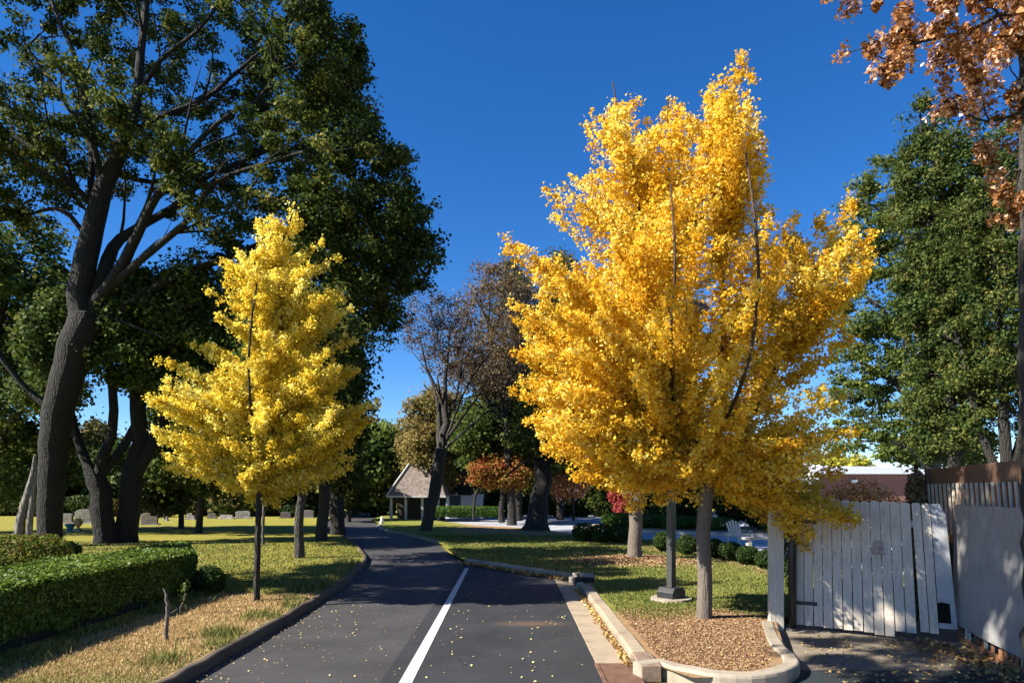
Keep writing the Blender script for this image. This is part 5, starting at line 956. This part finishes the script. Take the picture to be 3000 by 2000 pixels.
# ------------------------------------------------------------------ ground cover
rng = np.random.default_rng(77)
def scatter_x(n, y0, y1, fl, fr, p=1.6):
    y = y0 + (y1 - y0) * rng.uniform(0, 1, n) ** p; a = np.array([fl(v) for v in y]); b = np.array([fr(v) for v in y]); x = a + (b - a) * rng.uniform(0, 1, n); return x, y
def blades(name, x, y, h0, m, tint):
    n = len(x); z = hgt(x, y); h = h0 * rng.uniform(.4, 1.2, n) * (1 + np.clip((y - 12) * .02, 0, .6)); wd = .006 + .0009 * y; a = rng.uniform(0, 6.28, n)
    b0 = np.stack([x - np.cos(a) * wd, y - np.sin(a) * wd, z - .01], 1); b1 = np.stack([x + np.cos(a) * wd, y + np.sin(a) * wd, z - .01], 1)
    t = np.stack([x + rng.normal(0, .5, n) * h, y + rng.normal(0, .5, n) * h, z + h], 1)
    V = np.stack([b0, b1, t], 1).reshape(-1, 3); o = npmesh(name, V, np.arange(n * 3).reshape(-1, 3), m, tint=np.repeat(np.clip(tint, 0, 1), 3)); return tag(o, kind='stuff')
x, y = scatter_x(70000, 6, 30, lambda v: max(-.78 * v, -22), lambda v: interp(LK, v) - .16, 1.9)
dry = smooth(14.8, 12.2, y) * smooth(-6.8, -5.8, x); tn = rng.beta(2, 3, len(x)) + .5 * dry + .15 * np.sin(x * .9) * np.sin(y * .7); k = ~((x < -6.85) & (x > -9) & (y < 16))
blades('grass_west', x[k], y[k], .045, M_GRASS, tn[k])
wx = []; wy = []
for _ in range(46):
    cy_ = rng.uniform(8.5, 21); side = rng.uniform() < .5; cx_ = interp(LK, cy_) - rng.uniform(.2, .6) if side else (rng.uniform(-6.6, -6.1) if cy_ < 15 else interp(LK, cy_) - .4)
    k_ = rng.integers(40, 140); wx += list(cx_ + rng.normal(0, .13, k_)); wy += list(cy_ + rng.normal(0, .16, k_))
wx = np.minimum(np.array(wx), interp(LK, np.array(wy)) - .12); wy = np.array(wy); blades('verge_tufts', wx, wy, .15, M_GRASS, rng.beta(2, 2.4, len(wx)))
x, y = scatter_x(60000, 8.4, 34, lambda v: r_left(v) + .2, lambda v: r_right(v) - .2, 1.3)
mm = smooth(12.4, 11.2, y + .35 * np.sin(x * 3)) + np.exp(-(((x - 3.9) / 1.7) ** 2 + ((y - 21.6) / 1.5) ** 2) * 1.2); k = rng.uniform(0, 1, len(x)) > mm * 1.1
blades('grass_east', x[k], y[k], .045, M_GRASS, (rng.beta(2, 3.4, len(x)) + .12 * np.sin(x * 1.3 + y))[k])
def litter(name, x, y, z, size, m, tint=None, flat=2.5, jit=.5):
    C = np.stack([x, y, z + size * .2], 1); o = leaves(name, C, size, m, None, rng, (0, 0, 0), tint, flat, .8, None, 0, jit); return tag(o, kind='stuff')
x, y = scatter_x(42000, 8.2, 12.6, lambda v: r_left(v) + .22, lambda v: r_right(v) - .25, 1.0); litter('mulch', x, y, hgt(x, y), .022, M_CHIP, None, .5)
x = rng.normal(3.9, 1.1, 5000); y = rng.normal(21.6, .9, 5000); litter('mulch_ring', x, y, hgt(x, y), .06, M_CHIP, None, .8)
x, y = scatter_x(16000, 8, 14.5, lambda v: -6.3, lambda v: -4.15, 1.0); blades('straw', x, y, .05, leafmat('straw', [(0, (.28, .17, .08)), (.5, (.55, .37, .18)), (1, (.74, .57, .33))], .3), rng.beta(2, 2, len(x)))
x, y = scatter_x(2600, 8.3, 34, lambda v: r_left(v) + .2, lambda v: r_right(v) - .2, 1.2); litter('fallen_leaves_lawn', x, y, hgt(x, y) + .015, .032, M_LITTER, rng.beta(2.4, 2, len(x)))
x = rng.uniform(-1.1, 1.05, 220); y = 6.5 + 11 * rng.uniform(0, 1, 220) ** 1.6; litter('fallen_leaves_bay', x, y, np.full(220, .01), .035, M_LITTER, rng.beta(5, 1.2, 220), 1.6)
x = 1.57 - np.abs(rng.normal(0, .05, 900)); y = rng.uniform(8.9, 16, 900); litter('leaves_in_gutter', x, y, np.full(900, .02) + rng.uniform(0, .03, 900), .055, M_LITTER, rng.beta(1.8, 2.2, 900), .6)
t = rng.uniform(0, 1, 1300); off = np.abs(rng.normal(0, .1, 1300)) + .03; x = 1.5 - 2.95 * t - off * .8; y = 17.65 + 4.05 * t - off * .6; litter('leaves_at_bay_end', x, y, np.full(1300, .02) + rng.uniform(0, .05, 1300), .07, M_LITTER, rng.beta(1.8, 2.2, 1300), .6)
x = rng.uniform(3.9, 6.6, 900); y = rng.uniform(7.4, 11, 900); k = x > 3.95 + (y - 9) * .3; x, y = x[k], y[k]; litter('leaves_by_gate', x, y, np.full(len(x), .012), .04, M_LITTER, rng.beta(2, 2, len(x)), 1.2)
x = 6.35 + rng.normal(0, .22, 700) + np.linspace(-.3, .1, 700); y = rng.uniform(7.4, 10.4, 700); litter('leaves_at_fence', x, y, np.full(700, .015) + rng.uniform(0, .04, 700), .06, M_LITTER, rng.beta(1.6, 2.6, 700), .6)
x = -3.85 + 2.4 * rng.uniform(0, 1, 520) ** 1.8; y = 6 + 12 * rng.uniform(0, 1, 520) ** 1.4; litter('leaves_on_road', x, y, np.full(520, .006), .026, M_LITTER, rng.beta(4, 1.2, 520), 2)
